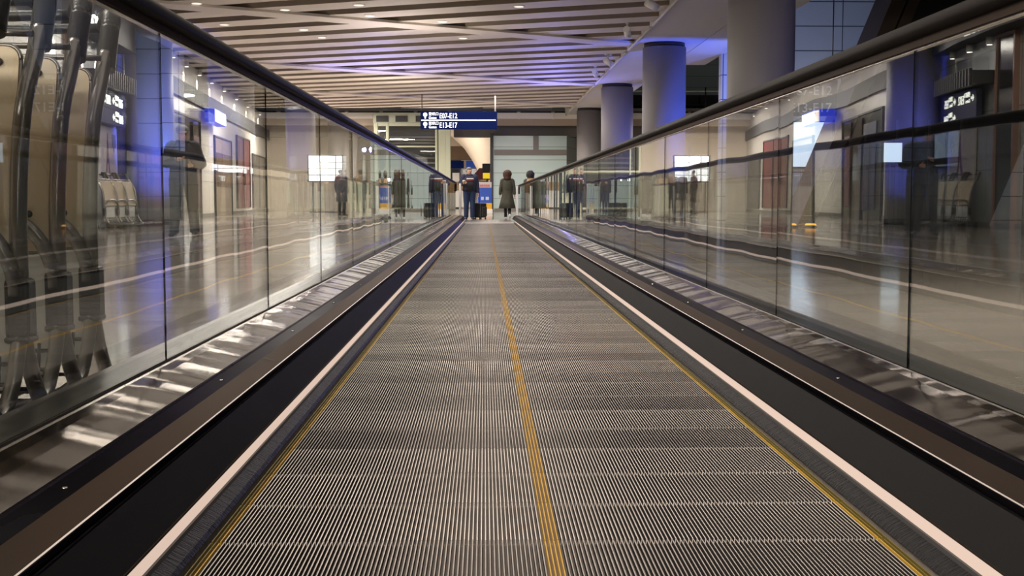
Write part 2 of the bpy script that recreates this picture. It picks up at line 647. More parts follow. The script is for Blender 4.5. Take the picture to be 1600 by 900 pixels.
# flat diagonal bands under the slats
for i, (px, py) in enumerate(((640, 46), (680, 121), (745, 160))):
    # band passes through this picture point of the ceiling plane
    Y = 4.25 * FPX / (311 - py)
    X = (px - 757) * Y / FPX
    t = math.tan(R(30.5))
    hw = .42
    x0, x1 = -15.0, 4.17
    bm = bmn()
    loop = [(x0, Y + t * (x0 - X) - hw), (x1, Y + t * (x1 - X) - hw), (x1, Y + t * (x1 - X) + hw), (x0, Y + t * (x0 - X) + hw)]
    quad3(bm, [(p[0], p[1], 4.885) for p in loop], [(p[0], p[1], 4.95) for p in loop])
    struct(obj('trim_%d' % (i + 1), bm, M['slat']))
# plain soffit carried by the round columns
bm = bmn()
box(bm, 4.2, 5.985, -2, 61.9, 4.94, 5.6)
box(bm, 6.015, 7.1, -2, 39.0, 4.94, 5.6)
box(bm, 5.985, 6.015, -2, 39.0, 4.97, 5.6)
struct(obj('ceiling', bm, M['soffit']))
bm = bmn()
box(bm, 4.12, 4.2, -2, 61.9, 4.88, 5.6)
struct(obj('trim_4', bm, M['soffit']))
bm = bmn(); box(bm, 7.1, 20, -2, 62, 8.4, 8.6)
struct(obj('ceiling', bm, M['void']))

# columns
COLUMNS = [(21.9, 'wide grey round column with its top out of the picture'),
           (33.7, 'round grey column lit bright blue down one side'),
           (45.6, 'round purple-tinted column between the blue-lit one and the last one'),
           (57.6, 'farthest grey column half hidden behind the purple-tinted one')]


def column(x, y, r, h, label):
    e = empty('column', label, 'column', (x, y, 0))
    e['kind'] = 'structure'
    bm = bmn()
    loft(bm, [(0, 0, 0, r, r), (h - .12, 0, 0, r, r)], 48)
    obj('shaft', bm, M['column'], e)
    bm = bmn()
    loft(bm, [(h - .12, 0, 0, r * .94, r * .94), (h, 0, 0, r * .94, r * .94)], 40)
    obj('shadow_gap', bm, M['black'], e)
    bm = bmn()
    loft(bm, [(0, 0, 0, r * 1.02, r * 1.02), (.15, 0, 0, r * 1.02, r * 1.02)], 40)
    obj('base_ring', bm, M['steel_dark'], e)
    return e


for y, lab in COLUMNS: column(5.0, y, .6, 4.94, lab)
column(-8.08, 29.5, .56, 4.94, 'blue-lit round column in front of the shop fronts behind the glass')

# left wall
bm = bmn(); wall_box(bm, 30.4, 92, 0, 4.94, -.3, 0)
struct(obj('wall_left', bm, M['wallgrey']))
bm = bmn(); wall_box(bm, -5, 24.1, 0, 4.94, -.3, 0)
struct(obj('wall_left', bm, panel_mat('near_beige_cladding', (.40, .37, .31), (.12, .11, .1), 'y', 1.6, 1.25, .012, .35)))
bm = bmn(); wall_box(bm, 24.1, 30.4, 0, 4.94, -.3, 0)
struct(obj('wall_left', bm, panel_mat('near_shop_cladding', (.34, .36, .34), (.1, .1, .1), 'y', 1.6, 1.25, .012, .35)))
bm = bmn(); wall_box(bm, 31, 90, 3.72, 4.22, 0, .12)
struct(obj('trim_5', bm, M['charcoal']))
bm = bmn(); wall_box(bm, -5, 92, 0, .14, 0, .03)
struct(obj('baseboard_left', bm, M['grey_trim']))
# right side hall
bm = bmn(); box(bm, 7.05, 16.5, 36.0, 36.4, 0, 8.4)
struct(obj('wall_right', bm, M['green_panel2']))
bm = bmn(); box(bm, 16.2, 16.5, -2, 36, 0, 8.4)
struct(obj('wall_side', bm, M['charcoal']))
# back walls
bm = bmn()
quad3(bm, [(.46, 62, 0), (4.22, 62, 0), (5.3, 66.5, 0), (.46, 66.5, 0)], [(.46, 62, 3.87), (4.22, 62, 3.87), (5.3, 66.5, 3.87), (.46, 66.5, 3.87)])
struct(obj('wall_back', bm, M['green_panel']))
bm = bmn()
box(bm, .5, 4.22, 61.94, 62, 2.88, 3.16)
box(bm, 2.5, 2.78, 61.94, 62, 3.16, 3.87)
struct(obj('trim_6', bm, M['grey_trim']))
bm = bmn(); box(bm, .5, 4.22, 61.95, 62, 0, .16)
struct(obj('baseboard_back', bm, M['grey_trim']))
bm = bmn(); box(bm, .30, .46, 61.9, 63, 0, 4.0)
struct(obj('trim_7', bm, M['black']))
bm = bmn()
box(bm, -13.5, -5.45, 64, 64.3, 0, 5.6)
box(bm, 5.3, 16.5, 66.5, 66.8, 0, 4.4)
box(bm, -1.6, 6, 84, 84.3, 0, 5.4)
struct(obj('wall_end', bm, M['beige']))
# header over the far end: pale slotted railing band, beige beam, dark recess
bm = bmn()
box(bm, -13.5, 16.4, 61.75, 62.1, 4.72, 5.02)
for i in range(-8, 10):
    box(bm, i * 1.75 - .04, i * 1.75 + .04, 61.70, 61.75, 4.70, 5.04)
struct(obj('trim_8', bm, pm('bright_white_band', (.88, .85, .8), .5)))
bm = bmn()
for i in range(-7, 9):
    box(bm, i * 1.75 + .1, i * 1.75 + 1.65, 61.78, 62.1, 5.02, 5.10)
struct(obj('trim_11', bm, M['black']))
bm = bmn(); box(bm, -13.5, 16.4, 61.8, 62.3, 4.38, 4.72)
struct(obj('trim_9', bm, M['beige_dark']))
bm = bmn(); box(bm, -1.6, 16.4, 63.2, 64, 3.87, 4.5)
struct(obj('trim_10', bm, M['grey_trim']))
bm = bmn(); box(bm, -13.5, 16.4, 62.3, 90, 5.02, 5.25)
struct(obj('ceiling', bm, M['soffit']))
bm = bmn(); box(bm, 4, 20, 72, 72.3, 5.25, 9.5)
struct(obj('wall_upper', bm, M['green_panel']))

# ------------------------------------------------------------------ moving walkway
CX = .125
Y0, YE, YB = -.6, 35.6, 31.9
walk = empty('moving_walkway', 'long ribbed moving walkway with glass sides running into the hall', 'moving walkway', (CX, 0, 0))
PITCH_R = .008
NR = 160
PL = .28


def pallet_mesh():
    bm = bmn()
    x = -NR * PITCH_R / 2
    for i in range(NR):
        xl = x + i * PITCH_R
        mid = abs(i - NR / 2 + .5)
        mi = 0
        if mid < 1.6: mi = 1
        if i in (2, NR - 3): mi = 1
        if i in (0, 1, NR - 1, NR - 2): mi = 4
        ya, yb = (.004, PL - .004) if i % 2 == 0 else (.007, PL + .001)
        w0, w1 = .0015, .00105
        c = xl + PITCH_R / 2
        pa = [(c - w0, ya, -.009), (c + w0, ya, -.009), (c + w1, ya, 0), (c - w1, ya, 0)]
        pb = [(p[0], yb, p[2]) for p in pa]
        A = [bm.verts.new(p) for p in pa]
        B = [bm.verts.new(p) for p in pb]
        for qi, q in enumerate(((A[1], A[2], B[2], B[1]), (A[2], A[3], B[3], B[2]), (A[3], A[0], B[0], B[3]), (A[0], A[1], A[2], A[3]), (B[3], B[2], B[1], B[0]))):
            f = bm.faces.new(q)
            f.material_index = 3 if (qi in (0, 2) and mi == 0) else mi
    box(bm, -.64, .64, 0, PL - .002, -.03, -.009, 2)
    bmesh.ops.recalc_face_normals(bm, faces=bm.faces)
    me = bpy.data.meshes.new('pallet')
    bm.to_mesh(me); bm.free()
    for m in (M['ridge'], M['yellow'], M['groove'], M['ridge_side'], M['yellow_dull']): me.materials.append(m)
    return me


pal = pallet_mesh()
n_pal = int((YB - 1.9) / PL)
YP0 = YB - n_pal * PL
for i in range(min(100, n_pal)):
    o = bpy.data.objects.new('pallet', pal)
    o.location = (0, YP0 + i * PL, 0)
    link(o, walk)
if n_pal > 100:
    bm = bmn()
    for i in range(100, n_pal):
        k0 = len(bm.verts)
        bm.from_mesh(pal)
        bm.verts.ensure_lookup_table()
        for v in bm.verts[k0:]: v.co.y += YP0 + i * PL
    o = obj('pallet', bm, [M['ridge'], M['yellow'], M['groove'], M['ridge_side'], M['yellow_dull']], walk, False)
    o['kind'] = 'stuff'
# comb and landing plates
bm = bmn()
box(bm, -.66, .66, YB + .02, YB + .16, -.02, .006)
for i in range(0, NR, 2):
    xx = -.64 + i * PITCH_R
    box(bm, xx - .0016, xx + .0016, YB - .06, YB + .02, -.008, .004)
obj('comb_plate', bm, pm('comb_metal', (.62, .56, .48), .35, .9), walk)
boxobj('landing_plate', (-.66, .66, YB + .16, YE + 1.6, -.02, .005), pm('landing_steel', (.36, .34, .31), .25, .9, noise=(60, .2)), walk)


def side_profile(name, pts, mat, sgn, y0=Y0, y1=YB + 3.6, thick=None):
    """a long extrusion: open XZ outline (inner to outer, half width) on one side"""
    bm = bmn()
    P = [(sgn * p[0], p[1]) for p in pts]
    ys = [y0]
    while ys[-1] + 1.0 < y1: ys.append(ys[-1] + 1.0)
    ys.append(y1)
    rows = [[bm.verts.new((p[0], y, p[1])) for p in P] for y in ys]
    for a, b in zip(rows[:-1], rows[1:]):
        for i in range(len(P) - 1):
            bm.faces.new((a[i], a[i + 1], b[i + 1], b[i]) if sgn > 0 else (b[i], b[i + 1], a[i + 1], a[i]))
    o = obj(name, bm, mat, walk, False)
    return o


joint_mat = M['black']
GX = 1.065
SIDES = {}
for sgn, gtop in ((-1, 1.135), (1, 1.065)):
    # bristle guard between pallets and lit strip
    side_profile('brush', [(.645, .004), (.652, .012), (.674, .024)], M['brush'], sgn, y1=YB)
    side_profile('brush_holder', [(.674, .022), (.676, .031), (.681, .031)], M['charcoal'], sgn, y1=YB)
    side_profile('light_strip', [(.681, .030), (.684, .053)], M['strip'], sgn, y1=YB)
    side_profile('strip_edge', [(.684, .053), (.685, .056), (.688, .056)], M['steel_brown'], sgn, y1=YB)
    side_profile('skirt_panel', [(.688, .056), (.733, .128)], M['skirt'], sgn)
    side_profile('skirt_cap', [(.733, .128), (.734, .131), (.738, .131), (.739, .128), (.7405, .128), (.741, .143), (.7425, .144)], M['steel_dark'], sgn)
    side_profile('edge_strip', [(.7425, .144), (.7450, .1455)], M['steel_bright'], sgn)
    side_profile('kick_plate', [(.745, .1455), (.802, .157)], M['steel_brown'], sgn)
    side_profile('deck_ledge', [(.802, .157), (.858, .156), (.862, .159), (.868, .159)], M['steel_dark'], sgn)
    side_profile('inner_deck', [(.868, .159), (.9, .166), (.935, .174), (.97, .181), (1.0, .185)], M['steel'], sgn)
    side_profile('deck_edge', [(1.0, .185), (1.0, .182), (1.012, .184), (1.012, .181)], M['steel_bright'], sgn)
    side_profile('glass_channel', [(1.012, .181), (1.03, .176), (1.03, .158), (1.062, .160)], M['steel_dark'], sgn)
    side_profile('outer_deck', [(1.08, .160), (1.19, .165), (1.195, .16), (1.195, 0)], M['steel_grey'], sgn)
    # joint seams and screws of the deck
    y = 1.3 if sgn < 0 else 1.9
    while y < YB:
        for (pa, pb) in (((.868, .1605), (1.0, .1865)), ((.746, .1465), (.802, .1585))):
            bm = bmn()
            A = (sgn * pa[0], pa[1]); B = (sgn * pb[0], pb[1])
            vs = [bm.verts.new((A[0], y - .003, A[1])), bm.verts.new((B[0], y - .003, B[1])), bm.verts.new((B[0], y + .003, B[1])), bm.verts.new((A[0], y + .003, A[1]))]
            bm.faces.new(vs)
            obj('deck_seam', bm, M['charcoal'], walk, False)
        y += 2.35
    y = 2.0
    while y < 16:
        bm = bmn()
        loft(bm, [(.1565, sgn * .828, y, .006, .006), (.1595, sgn * .828, y, .004, .004)], 8)
        obj('screw', bm, M['steel_bright'], walk)
        y += 1.2
    # glass panes
    first, step = (3.566, 1.705) if sgn < 0 else (3.35, 1.545)
    ys = [first + i * step for i in range(-2, 30)]
    rnd = random.Random(3 + sgn)
    for a, b in zip(ys[:-1], ys[1:]):
        if b > (39.6 if sgn < 0 else 42.2): break
        L = b - a - .004
        bm = bmn()
        fs = box(bm, -.0025, .0025, -L / 2, L / 2, 0, gtop - .165)
        for f in fs:
            if abs(f.normal.x) < .5: f.material_index = 1
        bmesh.ops.recalc_face_normals(bm, faces=bm.faces)
        for f in bm.faces: f.material_index = 0 if abs(f.normal.x) > .5 else 1
        o = obj('glass_panel', bm, [M['glass'], M['glass_edge']], walk)
        o.location = (sgn * (GX + .006), (a + b) / 2, .162)
        o.rotation_euler = (0, R((rnd.random() - .5) * .10), R((rnd.random() - .5) * .22))
    yend = b - step + .02
    SIDES[sgn] = yend
    # handrail
    bm = bmn()
    zc = gtop + .034
    prof = []
    for k in range(28):
        a = 2 * math.pi * k / 28
        ca, sa = math.cos(a), math.sin(a)
        prof.append((.041 * math.copysign(abs(ca) ** .75, ca), .026 * math.copysign(abs(sa) ** .8, sa)))
    path = [Vector((0, y, zc)) for y in (Y0, 2, 6, 12, 20, 28, yend - .05)]
    rr = .13
    for k in range(1, 13):
        a = math.pi / 2 - k * math.pi / 12
        path.append(Vector((0, yend - .05 + rr * math.cos(a), zc - rr + rr * math.sin(a))))
    rings = []
    for i, p in enumerate(path):
        t = (path[min(i + 1, len(path) - 1)] - path[max(i - 1, 0)]).normalized()
        nrm = Vector((0, -t.z, t.y))
        rings.append([bm.verts.new(Vector((sgn * (GX + .006) + q[0], 0, 0)) + p + nrm * q[1]) for q in prof])
    for ra, rb in zip(rings[:-1], rings[1:]):
        for k in range(28):
            f = bm.faces.new((ra[k], ra[(k + 1) % 28], rb[(k + 1) % 28], rb[k]))
            f.smooth = True
    bm.faces.new(rings[0]); bm.faces.new(rings[-1][::-1])
    obj('handrail', bm, M['rubber'], walk)
    bm = bmn()
    gx = sgn * (GX + .006)
    box(bm, gx - .017, gx + .017, Y0, yend - .05, gtop - .012, gtop + .012)
    obj('handrail_guide', bm, M['rail_channel'], walk)
    bm = bmn()
    box(bm, gx - .009, gx + .009, Y0, yend - .05, gtop - .017, gtop - .012)
    obj('guide_lip', bm, M['steel_bright'], walk)
    # end post of the balustrade
    bm = bmn()
    px_ = gx - sgn * .21
    box(bm, px_ - .035, px_ + .035, 36.4, 36.48, .0, gtop - .03, bevel=.01)
    obj('end_post', bm, pm('end_post_metal', (.66, .66, .68), .35, .6), walk)

# ------------------------------------------------------------------ luggage carts
def make_cart(label, loc, rz, group):
    """origin on the floor under the upright; +y is away from the handle's user side; cart is .62 wide"""
    e = empty('luggage_cart', label, 'luggage cart', loc, rz, group)
    W = .30
    for s in (1, -1):
        x = s * W
        bm = bmn()
        tube(bm, [(x, .0, .30), (x, .0, .45), (x, .005, .62), (x, .05, .85), (x, .14, 1.00), (x, .19, 1.08)], .0215, 14, sub=5)
        obj('upright', bm, M['tube'], e)
        bm = bmn()
        tube(bm, [(x, .178, 1.03), (x, .21, 1.105), (x, .24, 1.165)], .029, 14, sub=4)
        tube(bm, [(x, .24, 1.165), (x * .985, .265, 1.196), (x * .93, .29, 1.196), (x * .86, .315, 1.17)], [.029, .031, .029, .026], 14, sub=5)
        ball(bm, (x, .24, 1.166), .0295, 12)
        obj('grip', bm, M['grip'], e)
        bm = bmn()
        box(bm, x - .030, x + .030, -.034, .034, .295, .445, bevel=.012)
        box(bm, x - .032, x + .032, -.036, .036, .285, .303, bevel=.008)
        obj('sleeve', bm, M['grip'], e)
        bm = bmn()
        tube(bm, [(x, .014, .30), (x, .07, .18), (x, .15, .085)], .0205, 12, sub=4)
        obj('front_leg', bm, M['tube'], e)
        bm = bmn()
        tube(bm, [(x, -.014, .30), (x * .99, -.05, .20), (x * .97, -.12, .12), (x * .95, -.30, .10), (x * .8, -.62, .115)], .0195, 12, sub=4)
        obj('base_rail', bm, M['tube'], e)
        bm = bmn()
        for (wy,) in ((.16,),):
            n0 = len(bm.verts)
            loft(bm, [(-.022, 0, 0, .045, .045), (-.014, 0, 0, .055, .055), (.014, 0, 0, .055, .055), (.022, 0, 0, .045, .045)], 20)
            bm.verts.ensure_lookup_table()
            for v in bm.verts[n0:]:
                v.co = Vector((v.co.z + x, v.co.x + wy, v.co.y + .0555))
            box(bm, x - .03, x + .03, wy - .03, wy + .03, .075, .125, bevel=.006)
        obj('wheel', bm, M['black'], e)
    # hand bar between the grips
    bm = bmn()
    tube(bm, [(-W * .87, .312, 1.173), (0, .32, 1.17), (W * .87, .312, 1.173)], .016, 12, sub=3)
    obj('push_bar', bm, M['grip'], e)
    # arch: inverted U whose feet run into the sleeves
    bm = bmn()
    tube(bm, [(-W + .004, -.02, .40), (-W + .012, -.02, .47), (-W + .06, -.02, .555), (-W + .15, -.02, .605), (0, -.02, .618), (W - .15, -.02, .605), (W - .06, -.02, .555), (W - .012, -.02, .47), (W - .004, -.02, .40)], .0195, 12, sub=5)
    obj('arch_tube', bm, M['tube'], e)
    # advertisement board and its thin frame
    def board(bm, w, z0, z1, th, r):
        out = []
        for cx_, cz_, a0 in ((w - r, z1 - r, 0), (-w + r, z1 - r, 90), (-w + r * .4, z0 + r * .4, 180), (w - r * .4, z0 + r * .4, 270)):
            rad = r if cz_ > .8 else r * .4
            for k in range(6):
                a = R(a0 + 90 * k / 5)
                out.append((cx_ + rad * math.cos(a), cz_ + rad * math.sin(a)))
        def yy(z): return .005 + max(0, (z - .60)) ** 1.5 * .42
        A = [bm.verts.new((p[0], yy(p[1]) - th / 2, p[1])) for p in out]
        B = [bm.verts.new((p[0], yy(p[1]) + th / 2, p[1])) for p in out]
        n = len(out)
        bm.faces.new(A); bm.faces.new(B[::-1])
        for i in range(n): bm.faces.new((A[i], A[(i + 1) % n], B[(i + 1) % n], B[i]))
        return out, yy
    bm = bmn()
    out, yy = board(bm, W - .024, .50, 1.025, .012, .04)
    bd = obj('board', bm, M['board'], e)
    bm = bmn()
    loop = [(p[0] * 1.012, yy(p[1]), .8 + (p[1] - .8) * 1.012) for p in out]
    tube(bm, loop + [loop[0]], .0055, 8)
    tube(bm, [(-W, yy(1.06), 1.06), (0, yy(1.06), 1.065), (W, yy(1.06), 1.06)], .009, 8, sub=3)
    obj('board_frame', bm, M['tube'], e)
    for sx in (-1, 1):
        for sz in (.985, .60):
            bm = bmn()
            n0 = len(bm.verts)
            loft(bm, [(-.004, 0, 0, .0105, .0105), (.004, 0, 0, .0085, .0085)], 14)
            bm.verts.ensure_lookup_table()
            for v in bm.verts[n0:]:
                v.co = Vector((v.co.x + sx * (W - .075), -v.co.z + yy(sz) - .0075, v.co.y + sz))
            obj('bolt', bm, M['black'], bd)
    # lower pale tray panel and wire floor
    bm = bmn()
    box(bm, -W + .04, W - .04, .03, .038, .16, .56, bevel=.004)
    obj('tray_panel', bm, M['tray'], e)
    bm = bmn()
    for zz, yy_ in ((.10, -.60), (.10, -.45), (.10, -.30), (.10, -.15), (.13, -.02), (.18, .0), (.23, .01)):
        tube(bm, [(-W * .95, yy_, zz), (W * .95, yy_, zz)], .006, 6)
    for k in range(7):
        xx = -W * .8 + k * W * 1.6 / 6
        tube(bm, [(xx, .01, .25), (xx, -.02, .13), (xx, -.1, .103), (xx, -.62, .103)], .005, 6, sub=2)
    obj('wire_basket', bm, M['wire'], e)
    return e


cart_y = [3.53, 3.26, 2.99, 2.72, 2.45]
cart_lab = ['luggage cart at the far end of the nested row, black grip fully shown',
            'second luggage cart from the far end of the nested row beside the glass',
            'middle luggage cart of the nested row, third from its far end',
            'fourth luggage cart from the far end of the nested row, grip at the frame top',
            'luggage cart at the near end of the nested row, cut by the picture edge']
cart0 = None
for i, y in enumerate(cart_y):
    x = -1.447 - (i == 3) * .01
    if i == 0:
        cart0 = make_cart(cart_lab[0], (x, y, 0), 0, 'nested luggage carts beside the glass')
    else:
        c = copy_tree(cart0)
        c.location = (x, y, 0)
        c['label'] = cart_lab[i]
for i in range(3):
    c = copy_tree(cart0)
    c.location = (-8.05 + .05 * i, 26.2 + i * .55, 0)
    c.rotation_euler = (0, 0, R(80))
    c['group'] = 'luggage carts along the shop front'
    c['label'] = ['small distant luggage cart under the tower poster, nearest of three by the shop front',
                  'small distant luggage cart, middle of three by the shop front',
                  'small distant luggage cart next to the blue column, last of three by the shop front'][i]

# ------------------------------------------------------------------ left shop fronts
NEARW = WALL_ANG - R(90)      # rotation that turns local -y ... local x runs along the wall


def on_wall(name, label, cat, y, z, d, group=None):
    """Empty on the wall: local x runs towards the viewer along the wall, local -y points out of the wall"""
    e = empty(name, label, cat, (XL(y) + d, y, z), math.atan2(1, -.08), group)
    return e


def facing_box(parent, name, x0, x1, y0, y1, z0, z1, mat, bevel=0):
    return boxobj(name, (x0, x1, y0, y1, z0, z1), mat, parent, bevel)


# local frame check: rotation by atan2(1,-.08) maps +x to (-.08,1)=deeper along the wall, and -y to (+1,.08)=out of the wall
# canopy of dark fluted slats
e = on_wall('shop_canopy', 'dark fluted canopy over the near shop front, above the gate sign', 'canopy', 27.2, 3.0, 0)
bm = bmn()
box(bm, -2.1, 1.1, -.5, 0, .05, .32)
for k in range(16):
    x = -2.08 + k * .19
    box(bm, x, x + .09, -.56, -.5, 0, .36)
obj('slat_front', bm, M['charcoal'], e)
# dark fascia with white raised letters
e = on_wall('shop_fascia', 'black shop fascia with white letters above the wall-washed shop front', 'shop sign', 26, 3.95, .005)
facing_box(e, 'fascia_panel', -8.5, 2.7, -.45, 0, .075, .98, M['black'])
o = text_mesh('lettering', 'NOVOEP', .32, M['lightbox'], e, .03, 'CENTER', 1.9)
o.location = (-1.1, -.47, .14)
# gate direction sign
e = on_wall('gate_sign', 'navy gate sign with pale arrows and numbers under the fluted canopy', 'sign', 27.0, 2.28, .1)
facing_box(e, 'sign_panel', -1.35, 1.35, -.14, 0, 0, .72, M['navy_dull'], .01)
facing_box(e, 'divider', -1.33, 1.33, -.146, -.14, .345, .36, M['charcoal'])


def arrow(parent, x, z, s, mat):
    bm = bmn()
    pts = [(-s, 0), (-.1 * s, .75 * s), (-.1 * s, .28 * s), (s, .28 * s), (s, -.28 * s), (-.1 * s, -.28 * s), (-.1 * s, -.75 * s)]
    quad3(bm, [(x + p[0], -.15, z + p[1]) for p in pts], [(x + p[0], -.14, z + p[1]) for p in pts])
    return obj('arrow', bm, mat, parent)


for (x, z, t) in ((-1.1, .43, 'E02'), (.12, .43, 'E05'), (.12, .07, 'E04')):
    arrow(e, x, z + .10, .10, M['sign_soft'])
    g = text_mesh('lettering', '登机口', .12, M['sign_soft'], e, .01); g.location = (x + .16, -.146, z + .14)
    g = text_mesh('lettering', 'Gates', .11, M['sign_soft'], e, .01); g.location = (x + .16, -.146, z + .01)
    g = text_mesh('lettering', t, .27, M['sign_soft'], e, .01); g.location = (x + .52, -.146, z + .0)
# poster with a sketched tower and red foot
e = on_wall('wall_poster', 'pale poster with a thin red-footed tower drawing below the gate sign', 'poster', 27.2, .95, .02)
facing_box(e, 'sheet', -.95, .95, -.05, 0, 0, 1.3, M['paper'])
bm = bmn()
quad3(bm, [(-.02, -.056, 1.15), (.02, -.056, 1.15), (.12, -.056, .5), (-.12, -.056, .5)], [(-.02, -.05, 1.15), (.02, -.05, 1.15), (.12, -.05, .5), (-.12, -.05, .5)])
quad3(bm, [(-.12, -.056, .5), (-.04, -.056, .5), (-.14, -.056, .15), (-.26, -.056, .15)], [(-.12, -.05, .5), (-.04, -.05, .5), (-.14, -.05, .15), (-.26, -.05, .15)])
quad3(bm, [(.04, -.056, .5), (.12, -.056, .5), (.26, -.056, .15), (.14, -.056, .15)], [(.04, -.05, .5), (.12, -.05, .5), (.26, -.05, .15), (.14, -.05, .15)])
obj('tower_drawing', bm, M['red'], e)
bm = bmn()
for k in range(3):
    box(bm, .45 + k * .14, .5 + k * .14, -.056, -.05, .85 - .1 * (k % 2), 1.15)
obj('column_of_writing', bm, M['ink'], e)
# wall-wash lamps: near shop front
def washer(y, z, e_w, label, group, warm=False):
    e = on_wall('wall_washer', label, 'ceiling lamp', y, z, .10, group)
    bm = bmn()
    loft(bm, [(0, 0, 0, .07, .07), (.16, 0, 0, .07, .07)], 16)
    hs = obj('housing', bm, M['white'], e)
    bm = bmn()
    loft(bm, [(-.006, 0, 0, .055, .055), (.0, 0, 0, .055, .055)], 16)
    obj('lens', bm, M['lamp'], hs)
    p = Vector((XL(y) + .10, y, z - .03))
    spot_light('wall_washer_light', p, (XL(y) - .22, y, z - 1.3), e_w, (1, .88, .74) if warm else (1, .95, .85), 50, .5, .02)
    return e


near_labels = ['wall washer lamp over the near shop front, nearest the viewer', 'wall washer lamp over the near shop front, second of four',
               'wall washer lamp over the near shop front, third of four', 'wall washer lamp over the near shop front, next to the blue column']
for i, y in enumerate((23.2, 25.3, 26.6, 27.9)):
    washer(y, 3.86, 900, near_labels[i], 'wall washers over the near shop front', i == 0)
far_y = (33.6, 35.6, 38.0, 40.6, 43.4, 46.6, 50.4, 54.5, 59.5, 65.0, 71.5, 79.0)
ordw = ['first', 'second', 'third', 'fourth', 'fifth', 'sixth', 'seventh', 'eighth', 'ninth', 'tenth', 'eleventh', 'twelfth']
for i, y in enumerate(far_y):
    washer(y, 4.74, 500 + 5 * i, 'wall washer lamp above the long dark band, %s beyond the blue column' % ordw[i], 'wall washers above the long dark band', True)
# lightbox sign
e = on_wall('lightbox_sign', 'small glowing white lightbox sign on the wall beyond the blue column', 'sign', 43.2, 3.25, .12)
facing_box(e, 'white_face', -1.3, 1.0, -.34, -.05, .03, .42, M['lightbox'])
facing_box(e, 'warm_end', -1.75, -1.38, -.34, -.05, .03, .42, M['lightbox_warm'])
facing_box(e, 'blue_edge', -1.78, 1.05, -.33, 0, 0, .46, M['lightbox_blue'])
# dark shop opening with figures of a poster, brown shutter, red doors, dark windows
def panel_thing(name, label, cat, y, w, z0, h, mat, frame=M['charcoal'], parts=()):
    e = on_wall(name, label, cat, y, z0, 0)
    facing_box(e, 'panel', -w / 2, w / 2, -.04, 0, 0, h, mat)
    bm = bmn()
    for (a, b, c, d) in ((-w / 2 - .06, -w / 2, 0, h + .06), (w / 2, w / 2 + .06, 0, h + .06), (-w / 2 - .06, w / 2 + .06, h, h + .06)):
        box(bm, a, b, -.08, 0, c, d)
    obj('frame', bm, frame, e)
    for p in parts: facing_box(e, *p)
    return e


panel_thing('shop_entrance', 'dark shop entrance between the blue column and the brown shutter', 'shop front', 37.5, 6.5, 0, 3.2, M['window_dark'],
            parts=(('door_jamb', -.6, -.5, -.09, -.04, 0, 3.1, M['steel_dark']), ('door_jamb', 1.5, 1.6, -.09, -.04, 0, 3.1, M['steel_dark']),
                   ('advert_panel', -2.6, -.7, -.07, -.04, .3, 2.9, M['navy_dull']), ('advert_panel', 1.8, 2.9, -.07, -.04, .4, 2.7, M['maroon'])))
panel_thing('dark_doorway', 'narrow dark doorway with a copper jamb before the lit near shop front', 'door', 24.55, .8, 0, 3.95, M['window_dark'], frame=pm('copper_jamb', (.30, .17, .12), .4))
panel_thing('dark_display_panel', 'tall dark violet panel on the wall between the tower poster and the blue-lit column', 'panel', 29.6, 2.3, 0, 3.1, pm('dark_violet', (.035, .03, .05), .4))
e = panel_thing('roller_shutter', 'beige-brown shop shutter beyond the dark entrance', 'shop front', 46.5, 4.6, 0, 2.9, M['shutter'])
bm = bmn()
for k in range(15): box(bm, -2.25 + k * .3, -2.13 + k * .3, -.07, -.04, 1.1, 2.35)
obj('hanging_row', bm, M['brown'], [c for c in e.children if c.name.startswith('panel')][0])
panel_thing('red_doors', 'tall dark red double doors on the long grey wall', 'door', 53.0, 4.6, .25, 3.0, M['red'],
            parts=(('door_gap', -.03, .03, -.06, -.04, 0, 3.0, M['black']), ('door_handle', .12, .2, -.1, -.04, 1.0, 1.5, M['steel']), ('door_handle', -.2, -.12, -.1, -.04, 1.0, 1.5, M['steel'])))
panel_thing('shop_window', 'dark shop window right after the red doors', 'shop window', 59.5, 6.0, .2, 2.5, M['window_dark'],
            parts=(('mullion', -.04, .04, -.07, -.04, 0, 2.5, M['grey_trim']),))
panel_thing('lit_shop_window', 'shop window with a glowing white strip far along the grey wall', 'shop window', 70, 9.0, .2, 2.6, M['window_dark'],
            parts=(('light_strip', -4.0, 3.2, -.1, -.04, 2.0, 2.5, M['lightbox']), ('mullion', -.04, .04, -.07, -.04, 0, 1.9, M['grey_trim'])))
# flight board on a stand
e = empty('flight_board', 'bright white flight board on a stand far off behind the glass', 'display board', (-7.6, 58, 0), R(12))
boxobj('screen_frame', (-.85, .85, -.06, .08, 1.45, 2.75), M['charcoal'], e, .02)
bm = bmn()
for r_ in range(4):
    for (a, b) in ((-.79, -.42), (-.39, .45), (.5, .78)):
        box(bm, a, b, -.075, -.06, 1.5 + r_ * .305, 1.775 + r_ * .305)
obj('screen_rows', bm, M['lightbox'], e)
for s in (-.6, .6):
    boxobj('stand_leg', (s - .04, s + .04, -.02, .06, 0, 1.47), M['charcoal'], e, .01)
boxobj('stand_foot', (-.75, .75, -.25, .25, 0, .04), M['charcoal'], e, .01)

